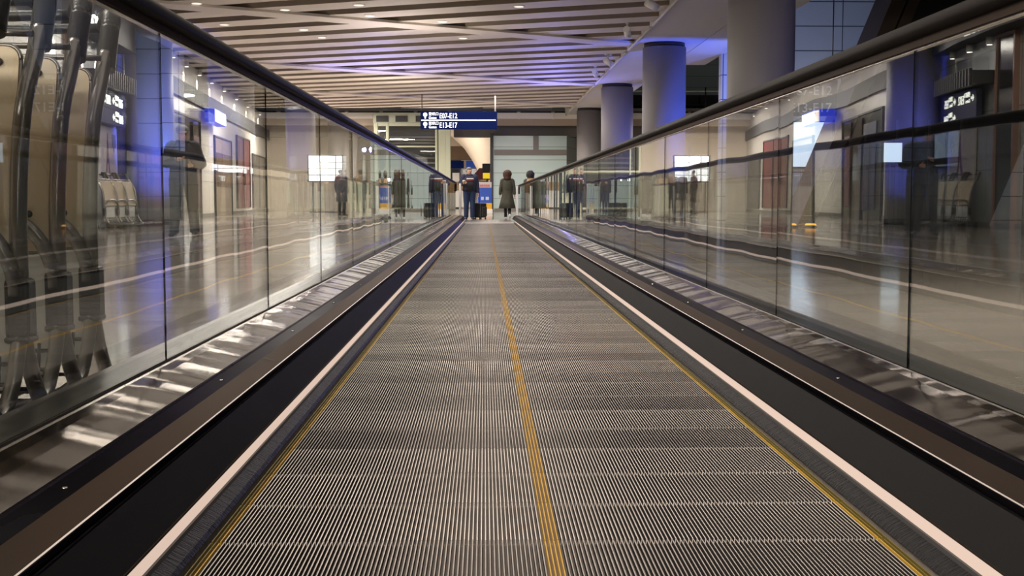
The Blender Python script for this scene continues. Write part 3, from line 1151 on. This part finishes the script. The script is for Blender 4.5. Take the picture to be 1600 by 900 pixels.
# ------------------------------------------------------------------ right hall: leaning pylon and screens
e = empty('leaning_pylon', 'huge black leaning pylon with brown edge cladding behind the glass', 'pylon', (8.0, 30, 0))
def lean(z): return .405 * z
bm = bmn()
quad3(bm, [(.45, -.2, 0), (4.6, -.2, 0), (4.6, 1.2, 0), (.45, 1.2, 0)], [(.45 + lean(8.3), -.2, 8.3), (4.6 + lean(8.3), -.2, 8.3), (4.6 + lean(8.3), 1.2, 8.3), (.45 + lean(8.3), 1.2, 8.3)])
obj('black_body', bm, M['black'], e)
for a, b in ((-.25, .12), (.17, .45)):
    bm = bmn()
    quad3(bm, [(a, -.32, 0), (b, -.32, 0), (b, 1.25, 0), (a, 1.25, 0)], [(a + lean(8.3), -.32, 8.3), (b + lean(8.3), -.32, 8.3), (b + lean(8.3), 1.25, 8.3), (a + lean(8.3), 1.25, 8.3)])
    obj('edge_cladding', bm, pm('bronze_cladding', (.06, .043, .032), .5), e)
bm = bmn()
for k in range(5):
    box(bm, .6 + k * .8, .66 + k * .8, -.235, -.2, 0, 2.6)
obj('base_rib', bm, M['charcoal'], e)
# big bright screen on the panel wall, second one beyond
def screen(name, label, x0, x1, z0, z1, y):
    e = empty(name, label, 'screen', ((x0 + x1) / 2, y, z0))
    w = (x1 - x0) / 2
    boxobj('bezel', (-w - .04, w + .04, -.08, 0, -.04, z1 - z0 + .04), M['black'], e, .01)
    boxobj('display', (-w, w, -.09, -.08, 0, z1 - z0), M['screen'], e)
    return e


screen('wall_screen', 'large bright pale-blue screen on the panel wall beside the leaning pylon', 9.20, 10.75, 1.60, 2.92, 35.99)
e = empty('pylon_screen', 'small bright pale-blue screen standing in front of the black pylon', 'screen', (9.85, 29.0, 0))
boxobj('bezel', (-.25, .25, -.03, .03, 1.5, 2.02), M['black'], e, .01)
boxobj('display', (-.22, .22, -.04, -.03, 1.53, 1.99), M['screen'], e)
boxobj('stand', (-.05, .05, -.03, .03, 0, 1.5), M['charcoal'], e)
boxobj('stand_foot', (-.25, .25, -.2, .2, 0, .03), M['charcoal'], e, .005)

# ------------------------------------------------------------------ hanging signs
e = empty('hanging_sign', 'navy hanging gate sign with white lettering above the walkway end', 'sign', (-1.05, 50, 3.5), R(-1.5))
boxobj('sign_box', (-1.58, 1.58, -.1, .1, 0, .73), M['navy'], e, .015)
bm = bmn(); box(bm, -1.54, 1.52, -.112, -.1, .355, .395)
obj('divider', bm, M['sign_white'], e)
for z, t in ((.44, 'E07-E12'), (.06, 'E13-E17')):
    g = text_mesh('lettering', '登机口', .14, M['sign_white'], e, .012); g.location = (-1.24, -.106, z + .14)
    g = text_mesh('lettering', 'Gates', .14, M['sign_white'], e, .012); g.location = (-1.24, -.106, z - .01)
    g = text_mesh('lettering', t, .30, M['sign_white'], e, .012, 'LEFT', .72); g.location = (-.80, -.106, z + .01)
    bm = bmn()
    n0 = len(bm.verts)
    loft(bm, [(-.006, 0, 0, .085, .085), (.006, 0, 0, .085, .085)], 20)
    bm.verts.ensure_lookup_table()
    for v in bm.verts[n0:]: v.co = Vector((v.co.x - 1.38, v.co.z - .106, v.co.y + z + .16))
    box(bm, -1.41, -1.35, -.112, -.1, z, z + .1)
    obj('gate_symbol', bm, M['sign_white'], e)
for x, m in ((-1.52, M['charcoal']), (1.5, M['white'])):
    bm = bmn(); tube(bm, [(x, 0, .72), (x, 0, 1.45)], .03 if x > 0 else .018, 8)
    obj('hanger_rod', bm, m, e)
e = empty('side_hanging_sign', 'dim blue hanging sign with faint pale gate numbers behind the glass', 'sign', (6.6, 24.5, 2.32), R(-4))
boxobj('sign_box', (-.55, .55, -.05, .05, 0, .72), pm('dim_blue_sign', (.05, .06, .14), .4), e, .01)
for z, t in ((.42, 'E07-E12'), (.08, 'E13-E17')):
    g = text_mesh('lettering', t, .26, M['sign_faint'], e, .01, 'LEFT', .84); g.location = (-.42, -.056, z)
for x in (-.45, .45):
    bm = bmn(); tube(bm, [(x, 0, .71), (x, 0, 2.63)], .012, 8)
    obj('hanger_rod', bm, M['charcoal'], e)

# ------------------------------------------------------------------ ceiling fittings
DL = [(303, 2), (441, 11), (559, 5), (343, 33), (469, 41), (575, 20), (811, 9), (691, 32), (504, 59), (724, 61)]
where = ['first', 'second', 'third', 'fourth', 'fifth', 'sixth', 'seventh', 'eighth', 'ninth', 'tenth']
_u = Vector((math.sin(YAW) * math.sin(PITCH), math.cos(YAW) * math.sin(PITCH), math.cos(PITCH)))
_r = Vector((math.cos(YAW), -math.sin(YAW), 0))
_f = Vector((math.sin(YAW) * math.cos(PITCH), math.cos(YAW) * math.cos(PITCH), -math.sin(PITCH)))


def ray(px, py): return _f + _r * ((px - 800) / FPX) + _u * ((450 - py) / FPX)


def at_y(px, py, y):
    d = ray(px, py); k = y / d.y
    return Vector((d.x * k, y, CAMZ + d.z * k))


def at_z(px, py, z):
    d = ray(px, py); k = (z - CAMZ) / d.z
    return Vector((d.x * k, d.y * k, z))


def slat_y(x, y):
    """nearest slat centre line in y for a point"""
    n = round((y + TAN * x - 2.0) / 1.6)
    return 2.0 + 1.6 * n - TAN * x


for i, (px, py) in enumerate(DL):
    p = at_z(px, py, 4.94)
    p.y = slat_y(p.x, p.y)
    e = empty('downlight', 'small bright round downlight set in a ceiling slat, %s from the picture top' % where[i], 'ceiling lamp', p, 0, 'downlights in the slatted ceiling')
    bm = bmn(); loft(bm, [(-.012, 0, 0, .13, .13), (.0, 0, 0, .14, .14)], 24)
    obj('trim_ring', bm, M['white'], e)
    bm = bmn(); loft(bm, [(-.018, 0, 0, .105, .105), (-.012, 0, 0, .105, .105)], 24)
    obj('lens', bm, M['lamp_dim'], e)
SP = [((1018, 8), 'white ceiling spotlight nearest the viewer by the soffit edge'), ((980, 50), 'thin white ceiling spotlight, second along the soffit edge'),
      ((950, 97), 'white ceiling spotlight third along the soffit edge, tinted blue'), ((930, 114), 'blue-tinted ceiling spotlight, last along the soffit edge')]
for i, ((px, py), lab) in enumerate(SP):
    p = at_z(px, py, 4.72)
    p.x = min(p.x, 3.95)
    e = empty('ceiling_spotlight', lab, 'spotlight', p, R((20, 75, 40, 70)[i]), 'spotlights along the soffit edge')
    bm = bmn(); tube(bm, [(-.12, 0, .06), (.14, 0, -.06)], [.085, .085], 16)
    obj('housing', bm, M['white'], e)
    bm = bmn(); tube(bm, [(0, 0, .05), (0, 0, 4.94 - 4.72 + .005)], .018, 8); box(bm, -.12, .12, -.03, .03, .20, .225)
    obj('bracket', bm, M['white'], e)
    bm = bmn(); tube(bm, [(.141, 0, -.0605), (.146, 0, -.063)], .07, 16)
    obj('lens', bm, M['charcoal'], e)
for k in range(8):
    y = 20 + k * 5.0
    bm = bmn(); tube(bm, [(4.10, y, 4.86), (4.10, y + 4.6, 4.86)], .035, 8)
    tag(obj('light_track', bm, M['soffit']), 'thin pale track running along the soffit edge, %s length of eight' % where[k], 'light track', 'light tracks along the soffit edge')

# ------------------------------------------------------------------ far end: glass lobby, passage, stands
e = empty('glass_lobby', 'green-framed dark glass lobby left of the passage at the far end', 'glass lobby', (-3.55, 60.2, 0))
boxobj('dark_core', (-1.75, 1.55, 1.0, 2.6, .1, 4.3), M['charcoal'], e)
bm = bmn()
for z in (1.9, 2.15, 2.4, 2.65, 3.25, 3.4, 3.55, 3.7): box(bm, -1.5, 1.2, .9, 1.0, z, z + .10)
obj('louvre', bm, M['grey_trim'], e)
for x, w in ((-1.82, .1), (-1.25, .07), (1.2, .09), (1.42, .22), (1.75, .12)):
    boxobj('post', (x - w, x + w, -.1, .1, 0, 4.4), M['green_frame'], e, .02)
for z, h in ((1.95, .10), (3.2, .07), (4.25, .16), (.12, .1)):
    boxobj('cross_rail', (-1.9, 1.85, -.08, .08, z, z + h), M['green_frame'], e, .015)
bm = bmn(); box(bm, -1.8, 1.8, .0, .012, .1, 4.25)
obj('glazing', bm, M['glass'], e)
bm = bmn()
for x in (-1.5, -.55, .45, 1.3):
    box(bm, x - .3, x + .3, -.09, -.05, 4.45, 4.75)
obj('upper_vent', bm, M['charcoal'], e)
boxobj('upper_band', (-1.95, 1.85, -.05, .6, 4.41, 4.9), pm('pale_green_band', (.42, .45, .35), .5), e)

e = empty('flared_pillar', 'beige pillar flaring out towards the top inside the far passage', 'pillar', (.25, 74, 0))
bm = bmn()
loft(bm, [(0, 0, 0, .42, .42), (1.4, 0, 0, .45, .45), (2.2, -.02, 0, .55, .55), (3.0, -.15, 0, .85, .7), (3.7, -.32, 0, 1.15, .85), (4.4, -.6, 0, 1.6, 1.1), (5.0, -.9, 0, 2.1, 1.4)], 32)
obj('shaft', bm, M['beige'], e)
bm = bmn()
loft(bm, [(0, 0, 0, .45, .45), (.18, 0, 0, .45, .45)], 32)
obj('base_ring', bm, M['steel_dark'], e)
# shop wall at the back of the passage
e = empty('passage_shop_front', 'shop front with brown wall and blue panels at the back of the far passage', 'shop front', (-1.1, 79.5, 0))
boxobj('brown_wall', (-1.2, 1.6, 0, .2, 3.2, 4.1), M['brown'], e)
boxobj('blue_panel', (-1.15, -.25, -.06, .1, 2.65, 3.15), M['navy'], e)
boxobj('blue_panel', (-.1, .7, -.06, .1, 2.65, 3.15), M['blue_totem'], e)
boxobj('beige_beam', (-1.2, 1.6, -.05, .2, 4.1, 4.75), M['beige'], e)
boxobj('window_strip', (-1.15, 1.5, -.02, .1, 1.9, 2.6), M['window_dark'], e)
boxobj('white_counter', (-1.15, 1.6, -.3, .1, .1, 1.2), M['white'], e, .02)
boxobj('beige_counter', (-1.15, 1.6, -.12, .1, 1.2, 1.8), M['wood_beige'], e, .02)
boxobj('white_sign', (-1.0, -.55, -.12, 0, 1.75, 2.35), M['white'], e, .01)
boxobj('white_sign', (-.3, .2, -.12, 0, 2.0, 2.55), M['white'], e, .01)
e = empty('red_tent', 'maroon pitched stall roof in the far passage behind the man', 'stall', (-.25, 70, 0))
bm = bmn()
prism(bm, [(-.62, 1.75), (.55, 1.75), (.5, 2.1), (.12, 2.42), (-.05, 2.42)], (-.3, .5))
obj('roof', bm, M['maroon'], e)
for x in (-.5, .45):
    boxobj('post', (x - .03, x + .03, -.1, -.04, 0, 1.78), M['charcoal'], e)
boxobj('goods_box', (-.1, .5, -.2, .3, 1.0, 1.72), M['wood_beige'], e, .02)
boxobj('counter', (-.55, .5, -.2, .35, 0, 1.0), M['white'], e, .02)
e = empty('yellow_sign', 'small glowing yellow sign on a dark post in the far passage', 'sign', (.14, 67, 0))
boxobj('board', (-.23, .23, -.04, .04, 1.77, 2.08), M['bright_yellow'], e, .01)
boxobj('post', (-.04, .04, -.02, .06, 0, 1.79), M['charcoal'], e)
boxobj('dark_top', (-.26, .26, -.03, .08, 2.08, 2.6), M['black'], e, .01)
e = empty('neon_strip', 'upright pink-white neon strip at the right edge of the far passage', 'lamp', (.34, 64.5, 0))
boxobj('tube', (-.035, .035, -.04, .03, 1.5, 2.1), M['pink_neon'], e, .01)
boxobj('lit_tube', (-.035, .035, -.04, .03, .5, 1.46), M['lightbox'], e, .01)
boxobj('back_plate', (-.06, .06, .03, .06, 0, 2.15), M['charcoal'], e)
e = empty('advert_totem', 'blue and yellow advertising totem standing beside the man with the suitcase', 'sign', (.02, 52, 0))
bf = boxobj('blue_face', (-.30, .30, -.10, .10, .62, 1.5), M['blue_totem'], e, .015)
gh = boxobj('grey_head', (-.27, .29, -.10, .10, 1.5, 1.82), pm('totem_grey', (.45, .44, .45), .4), e, .015)
boxobj('yellow_band', (-.30, .30, -.105, .10, .28, .62), M['totem_yellow'], e, .01)
boxobj('white_base', (-.33, .33, -.16, .16, 0, .28), M['white'], e, .02)
bm = bmn()
for k in range(5): box(bm, -.20 + k * .085, -.145 + k * .085, -.112, -.10, 1.56, 1.68)
obj('red_writing', bm, M['bright_red'], gh)
M['emblem'] = pm('emblem_pale', (.45, .52, .66), .4)
boxobj('pale_emblem', (-.17, -.05, -.112, -.10, .80, .98), M['emblem'], bf)
boxobj('pale_emblem', (.03, .17, -.112, -.10, .80, .98), M['emblem'], bf)
e.scale = (1, 1, .75)
# right-hand small screen on the back wall and upper gallery
e = empty('small_monitor', 'small white monitor on the pale panel wall near the walking women', 'monitor', (2.98, 61.96, 1.62))
boxobj('bezel', (-.17, .17, -.08, .04, -.12, .14), M['black'], e, .01)
boxobj('display', (-.13, .11, -.09, -.08, -.08, .09), M['lightbox'], e)
e = empty('gallery_railing', 'white railing along the upper gallery edge seen between the round columns', 'railing', (0, 62.5, 5.25))
boxobj('top_rail', (5.2, 16, -.03, .03, .9, .97), M['white'], e)
boxobj('foot_rail', (5.2, 16, -.03, .03, 0, .06), M['white'], e)
for k in range(8):
    boxobj('post', (5.4 + k * 1.5, 5.46 + k * 1.5, -.03, .03, 0, 1.15), M['steel'], e)
e = empty('gallery_seating', 'row of dark seats standing on the upper gallery behind the white railing', 'seating', (11, 64.5, 5.252))
for k in range(9):
    x = -5.4 + k * 1.2
    bm = bmn()
    box(bm, x, x + 1.1, 0, .5, .35, .45, bevel=.02); box(bm, x, x + 1.1, .42, .52, .45, .95, bevel=.02); box(bm, x + .1, x + .16, .1, .4, 0, .36); box(bm, x + .94, x + 1.0, .1, .4, 0, .36)
    obj('seat', bm, M['charcoal'], e)
boxobj('dark_backing', (-5.6, 5, .7, .9, 0, .98), M['black'], e)
# amber floor lights
for i, (x, y) in enumerate(((6.9, 27.0), (7.35, 27.0))):
    e = empty('amber_floor_light', 'small amber light on the floor behind the glass, %s of the two' % ('left' if i == 0 else 'right'), 'floor lamp', (x, y, 0), 0, 'amber lights on the floor')
    bm = bmn(); loft(bm, [(0, 0, 0, .17, .12), (.05, 0, 0, .16, .11)], 16)
    obj('base', bm, M['charcoal'], e)
    bm = bmn(); loft(bm, [(.05, 0, 0, .14, .1), (.09, 0, 0, .1, .06)], 16)
    obj('lens', bm, M['amber'], e)


# ------------------------------------------------------------------ people
def hand_nodes(pref, wrist, direction, side, curl=.5):
    """five separate fingers rooted in the palm; side is the thumb side vector"""
    d = Vector(direction).normalized()
    s = Vector(side).normalized()
    nrm = d.cross(s).normalized()
    w = Vector(wrist)
    nodes = {pref + 'palm': (w + d * .05, .026)}
    edges = [(pref + 'wrist', pref + 'palm')]
    for i, (off, L) in enumerate(((-.024, .058), (-.008, .072), (.008, .078), (.024, .070))):
        a = w + d * .085 + s * off
        b = a + d * L * .5 - nrm * L * .3 * curl
        c = b + d * L * .45 * (1 - curl * .6) - nrm * L * .5 * curl
        for k, p, r in (('a', a, .011), ('b', b, .0095), ('c', c, .008)): nodes['%sf%d%s' % (pref, i, k)] = (p, r)
        edges += [(pref + 'palm', '%sf%da' % (pref, i)), ('%sf%da' % (pref, i), '%sf%db' % (pref, i)), ('%sf%db' % (pref, i), '%sf%dc' % (pref, i))]
    t1 = w + d * .04 + s * .038
    t2 = t1 + d * .03 + s * .018 - nrm * .01
    t3 = t2 + d * .025 - nrm * .012
    for k, p, r in (('t1', t1, .013), ('t2', t2, .011), ('t3', t3, .009)): nodes[pref + k] = (p, r)
    edges += [(pref + 'palm', pref + 't1'), (pref + 't1', pref + 't2'), (pref + 't2', pref + 't3')]
    return nodes, edges


def person(label, loc, rz, J, garments, skin, hair, hair_mat, face=True, group=None, glasses=False, sole=M['black']):
    """figure faces local -Y. J overrides joints (metres, standing about 1.7 m)."""
    B = dict(pelvis=(0, 0, .93), waist=(0, 0, 1.06), chest=(0, .01, 1.25), neck=(0, .012, 1.45), jaw=(0, -.015, 1.535), crown=(0, .005, 1.63),
             shR=(-.175, .01, 1.39), shL=(.175, .01, 1.39), elR=(-.235, .03, 1.11), elL=(.235, .03, 1.11), wrR=(-.235, -.06, .87), wrL=(.235, -.06, .87),
             hipR=(-.09, 0, .90), hipL=(.09, 0, .90), knR=(-.10, -.01, .49), knL=(.10, -.01, .49), anR=(-.105, .02, .085), anL=(.105, .02, .085),
             toR=(-.12, -.15, .035), toL=(.12, -.15, .035))
    B.update(J)
    V = {k: Vector(v) for k, v in B.items()}
    e = empty('person', label, 'person', loc, rz, group)
    N = {}
    rad = dict(pelvis=.105, waist=.10, chest=.115, neck=.052, jaw=.068, crown=.088, shR=.055, shL=.055, elR=.042, elL=.042, wrR=.028, wrL=.028,
               hipR=.08, hipL=.08, knR=.055, knL=.055, anR=.038, anL=.038, toR=.03, toL=.03)
    for k in rad: N[{'wrR': 'Rwrist', 'wrL': 'Lwrist'}.get(k, k)] = (V[k], rad[k])
    E = [('pelvis', 'waist'), ('waist', 'chest'), ('chest', 'neck'), ('neck', 'jaw'), ('jaw', 'crown')]
    for s in 'RL':
        E += [('chest', 'sh' + s), ('sh' + s, 'el' + s), ('el' + s, s + 'wrist'), ('pelvis', 'hip' + s), ('hip' + s, 'kn' + s), ('kn' + s, 'an' + s), ('an' + s, 'to' + s)]
        d = (V['wr' + s] - V['el' + s]).normalized()
        side = Vector((0, -1, 0)) if abs(d.y) < .8 else Vector((0, 0, 1))
        side = (side - d * side.dot(d)).normalized()
        n, ed = hand_nodes(s, V['wr' + s], d, side)
        N.update(n); E += ed
    # nose and ears branch from the head
    fd = (Vector((0, -1, 0)))
    if 'look' in J: fd = Vector(J['look']).normalized()
    sd = Vector((-fd.y, fd.x, 0))
    hd = V['jaw'].lerp(V['crown'], .45)
    N['nose'] = (hd + fd * .092 + Vector((0, 0, -.012)), .014)
    N['earA'] = (hd + sd * .078, .016)
    N['earB'] = (hd - sd * .078, .016)
    E += [('jaw', 'nose'), ('jaw', 'earA'), ('jaw', 'earB')]
    skin_mesh('body', N, E, 'pelvis', skin, e, 2)
    if face:
        for s in (-1, 1):
            bm = bmn(); ball(bm, hd + fd * .080 + sd * .031 * s + Vector((0, 0, .018)), (.012, .012, .009), 10)
            obj('eye', bm, M['black'], e)
        bm = bmn(); tube(bm, [hd + fd * .074 + sd * .024 + Vector((0, 0, -.062)), hd + fd * .084 + Vector((0, 0, -.06)), hd + fd * .074 - sd * .024 + Vector((0, 0, -.062))], .006, 6)
        obj('mouth', bm, pm('lips', (.32, .12, .1), .5), e)
    if glasses:
        bm = bmn()
        for s in (-1, 1):
            c = hd + fd * .094 + sd * .034 * s + Vector((0, 0, .018))
            tube(bm, [c + sd * .026 * math.cos(a) + Vector((0, 0, .019 * math.sin(a))) for a in [2 * math.pi * k / 12 for k in range(13)]], .0035, 6)
            tube(bm, [c + sd * .026 * s, hd + sd * .088 * s + Vector((0, 0, .02))], .0035, 6)
        obj('glasses', bm, M['black'], e)
    # hair
    bm = bmn()
    c = V['crown'] - fd * .012
    if hair == 'short':
        ball(bm, c + Vector((0, 0, .016)) - fd * .018, (.094, .098, .078), 20, 0, .03, 3)
    elif hair == 'bald_sides':
        for s in (-1, 1): ball(bm, c + sd * .055 * s - fd * .03 + Vector((0, 0, -.03)), (.05, .06, .055), 14, 0, .04, 4)
        ball(bm, c - fd * .05 + Vector((0, 0, -.01)), (.08, .055, .07), 14, 0, .04, 5)
        ball(bm, c - fd * .016 + Vector((0, 0, .034)), (.086, .09, .05), 16, 0, .02, 5)
    elif hair == 'afro':
        ball(bm, c + Vector((0, 0, .005)) - fd * .02, (.158, .152, .150), 24, 0, .05, 5)
        ball(bm, c + Vector((0, 0, -.12)) - fd * .05, (.135, .105, .12), 20, 0, .06, 6)
        for k in range(40):
            a, b_ = random.random() * 6.28, random.random() * 2.0 - .7
            ball(bm, c + Vector((math.cos(a) * math.cos(b_) * .13, math.sin(a) * math.cos(b_) * .125, math.sin(b_) * .125)) - fd * .02, .042, 8, 0, .1, k)
    elif hair == 'long':
        ball(bm, c + Vector((0, 0, .02)) - fd * .018, (.105, .108, .09), 20, 0, .03, 3)
        for s in (-1, 1):
            tube(bm, [c + sd * .08 * s - fd * .01, c + sd * .098 * s + Vector((0, 0, -.14)), c + sd * .095 * s + fd * .03 + Vector((0, 0, -.32))], [.05, .052, .03], 10, sub=3)
        tube(bm, [c - fd * .06, c - fd * .08 + Vector((0, 0, -.16)), c - fd * .075 + Vector((0, 0, -.34))], [.085, .095, .06], 12, sub=3)
    obj('hair', bm, hair_mat, e)
    # shoes
    for s in 'RL':
        a, t = V['an' + s], V['to' + s]
        bm = bmn()
        heel = a + (a - t).normalized() * .05
        heel.z = a.z - .03
        tube(bm, [heel, a.lerp(t, .45) + Vector((0, 0, -.005)), t, t + (t - a).normalized() * .035], [.042, .047, .042, .022], 12, sub=3, squash=(1, .8))
        tube(bm, [a + Vector((0, 0, -.03)), a + Vector((0, 0, .03))], [.046, .045], 12)
        obj('shoe', bm, sole, e)
    # clothing
    for g in garments:
        kind, mat = g[0], g[1]
        opt = g[2] if len(g) > 2 else {}
        bm = bmn()
        if kind == 'trousers':
            w = opt.get('w', 1.0)
            for s in 'RL':
                tube(bm, [V['hip' + s] + Vector((0, 0, .08)), V['hip' + s], V['hip' + s].lerp(V['kn' + s], .5), V['kn' + s], V['kn' + s].lerp(V['an' + s], .6), V['an' + s] + Vector((0, .0, -.01))],
                     [.09, .107 * w, .092 * w, .074 * w, .068 * w, .066 * w], 16, sub=3)
            loft(bm, [(.84, V['pelvis'].x, V['pelvis'].y, .13, .10), (.90, V['pelvis'].x, V['pelvis'].y, .175, .125), (1.0, V['waist'].x, V['waist'].y, .165, .12), (1.05, V['waist'].x, V['waist'].y, .16, .115)], 20)
            obj('trousers', bm, mat, e)
        elif kind in ('top', 'jacket', 'coat'):
            hem = opt.get('hem', .92)
            b = opt.get('bulk', 1.0)
            fl = opt.get('flare', .0)
            P, Wt, C, Nk = V['pelvis'], V['waist'], V['chest'], V['neck']
            fold = None
            rings = []
            if hem < .85:
                rings = [(hem, P.x, P.y, .235 + fl, .19 + fl), ((hem + .85) / 2, P.x, P.y, .215 + fl * .6, .165 + fl * .5)]
                fold = lambda z, a: (.05 * math.sin(a * 7 + z * 3) * max(0, (1.0 - z)))
            rings += [(max(hem, .88), P.x, P.y, .19 * b, .135 * b), (1.05, Wt.x, Wt.y, .178 * b, .132 * b), (1.2, C.x, C.y, .195 * b, .14 * b), (1.32, C.x, C.y, .205 * b, .13 * b),
                      (1.40, C.x, C.y, .185 * b, .105 * b), (1.445, Nk.x, Nk.y, .115, .085), (1.475, Nk.x, Nk.y, .075, .07)]
            loft(bm, rings, 32, fold=fold)
            for s in 'RL':
                tube(bm, [V['sh' + s] + Vector((.04 if s == 'R' else -.04, 0, .0)), V['sh' + s], V['sh' + s].lerp(V['el' + s], .5), V['el' + s], V['el' + s].lerp(V['wr' + s], .55), V['wr' + s]],
                     [.075 * b, .082 * b, .07 * b, .062 * b, .054 * b, .047 * b], 14, sub=3)
            if opt.get('collar'):
                tube(bm, [(Nk.x + .085 * math.cos(t), Nk.y + .08 * math.sin(t), 1.465 + .01 * math.sin(t)) for t in [2 * math.pi * k / 16 for k in range(17)]], .026, 8)
            o = obj('coat' if kind == 'coat' else ('jacket' if kind == 'jacket' else 'sweater'), bm, mat if isinstance(mat, (list, tuple)) else [mat], e)
            if opt.get('bands'):
                for p in o.data.polygons:
                    if p.center.y < -.02 and abs(p.center.x) < opt.get('bw', .12):
                        for (z0, z1, mi) in opt['bands']:
                            if z0 <= p.center.z <= z1: p.material_index = mi
        elif kind == 'hood':
            tube(bm, [(V['neck'].x + .11 * math.cos(t), V['neck'].y + .03 + .10 * math.sin(t), 1.43 + .03 * math.sin(t)) for t in [2 * math.pi * k / 16 for k in range(17)]], .05, 10)
            ball(bm, (V['neck'].x + .05, V['neck'].y + .11, 1.33), (.16, .075, .16), 18, 0, .03)
            obj('hood', bm, mat, e)
    return e


# man with a cup and suitcase at the walkway's far landing
def finer(rings): return rings


man = person('grey-haired man in navy sweater and jeans holding a cup at the walkway end', (-.47, 37.6, 0), R(6),
             dict(pelvis=(0, 0, .93), shR=(-.19, 0, 1.39), shL=(.19, .01, 1.39), elR=(-.30, -.02, 1.16), wrR=(-.20, -.24, 1.19), elL=(.26, .03, 1.12), wrL=(.27, -.02, .88),
                  look=(.35, -1, -.1)),
             [('trousers', M['jeans'], {'w': 1.15}), ('top', M['sweater'], {'hem': .93, 'bulk': 1.2, 'collar': True})],
             M['skin'], 'bald_sides', M['hair_grey'])
man.scale = (.95, .95, .95)
bm = bmn()
loft(bm, [(.95, 0, -.163, .10, .02), (1.10, 0, -.166, .115, .02), (1.24, 0, -.168, .12, .02)], 20)
obj('dark_panel', bm, M['sweater_dark'], man)
bm = bmn()
loft(bm, [(1.24, 0, -.170, .13, .022), (1.315, 0, -.166, .13, .022)], 20)
obj('maroon_band', bm, M['maroon'], man)
bm = bmn()
loft(bm, [(1.318, 0.01, -.164, .12, .022), (1.352, 0.01, -.158, .115, .022)], 20)
obj('white_band', bm, M['white'], man)
e = empty('paper_cup', "white paper cup in the grey-haired man's hand", 'cup', (-.47 - .18 + .015, 37.6 - .305, 1.10))
bm = bmn(); loft(bm, [(0, 0, 0, .03, .03), (.10, 0, 0, .041, .041)], 20)
obj('cup_body', bm, M['wood_beige'], e)
bm = bmn(); loft(bm, [(.095, 0, 0, .045, .045), (.11, 0, 0, .044, .044), (.122, 0, 0, .036, .036)], 20)
obj('lid', bm, M['white'], e)
e = empty('suitcase', 'black upright suitcase on the floor beside the grey-haired man', 'suitcase', (-.13, 37.85, 0), R(62))
boxobj('body', (-.19, .19, -.13, .13, .06, .52), M['black'], e, .035)
boxobj('front_pocket', (-.15, .15, -.165, -.12, .1, .40), M['charcoal'], e, .02)
bm = bmn()
for s in (-.11, .11): tube(bm, [(s, .09, .50), (s, .09, .86)], .009, 8)
tube(bm, [(-.11, .09, .86), (.11, .09, .86)], .016, 8)
obj('pull_handle', bm, M['charcoal'], e)
for sx in (-.15, .15):
    for sy in (-.1, .1):
        bm = bmn(); ball(bm, (sx, sy, .032), (.02, .032, .032), 10)
        obj('wheel', bm, M['black'], e)

w1 = person('woman with round curly brown hair in long olive coat walking away, white heel raised', (.72, 38.0, 0), R(180),
       dict(knL=(.07, -.10, .50), anL=(.06, -.02, .09), toL=(.06, -.16, .035), knR=(-.07, .0, .48), anR=(-.08, .22, .17), toR=(-.085, .12, .05), elR=(-.24, .02, 1.12), wrR=(-.26, .0, .90), elL=(.24, .02, 1.12), wrL=(.26, -.04, .90),
            hipR=(-.07, 0, .90), hipL=(.07, 0, .90)),
       [('trousers', M['trousers'], {'w': .8}), ('coat', M['coat'], {'hem': .40, 'bulk': 1.06, 'flare': .07, 'collar': True})],
       M['skin_tan'], 'afro', M['hair_brown'], sole=M['white'])
w1.scale = (.87, .87, .87)
w2 = person('woman with dark afro hair, tan hood and olive coat behind the walkway end post', (1.49, 39.6, 0), R(205), dict(),
       [('trousers', M['trousers'], {'w': .85}), ('coat', M['coat'], {'hem': .40, 'bulk': 1.08}), ('hood', M['tan'])],
       M['skin_tan'], 'afro', M['hair_dark'])
w2.scale = (.88, .88, .88)
# man seen through the left glass
man2 = person('man with glasses in dark blue jacket standing behind the glass, hands at his chest', (-5.05, 20.4, 0), R(14),
              dict(hipR=(-.10, 0, .90), hipL=(.10, 0, .90), knR=(-.13, -.02, .49), knL=(.13, -.01, .49), anR=(-.155, .02, .085), anL=(.155, .02, .085), toR=(-.20, -.13, .035), toL=(.19, -.14, .035),
                   elR=(-.27, -.02, 1.13), wrR=(-.08, -.19, 1.18), elL=(.28, .02, 1.12), wrL=(.13, -.19, 1.10), look=(.25, -1, -.15)),
              [('trousers', M['trousers'], {'w': 1.12}), ('jacket', M['jacket'], {'hem': .80, 'bulk': 1.14, 'collar': True})],
              M['skin'], 'short', M['hair_grey'], glasses=True)
man2.scale = (1.09, 1.09, 1.09)
bm = bmn(); box(bm, -.09, -.03, -.215, -.2, 1.17, 1.22, bevel=.004)
obj('badge', bm, M['white'], man2)
person('person in dark clothes with reddish scarf standing far off before the flight board', (-5.25, 44.5, 0), R(150), dict(),
       [('trousers', M['trousers']), ('coat', M['jacket'], {'hem': .55, 'bulk': 1.1}), ('hood', M['maroon'])], M['skin'], 'short', M['hair_dark'], face=False)
person('person in dark coat with tan hood standing right of the one with the scarf', (-4.6, 44.8, 0), R(200), dict(),
       [('trousers', M['trousers']), ('coat', M['sweater_dark'], {'hem': .6, 'bulk': 1.1}), ('hood', M['tan'])], M['skin_tan'], 'short', M['hair_dark'], face=False)
person('long-haired woman in brown coat standing behind the glass beside the blue-lit column', (7.75, 44.5, 0), R(-15), dict(),
       [('trousers', M['trousers']), ('coat', [M['coat_brown']], {'hem': .5, 'bulk': 1.06}), ('hood', M['black'])], M['skin'], 'long', M['hair_dark'])
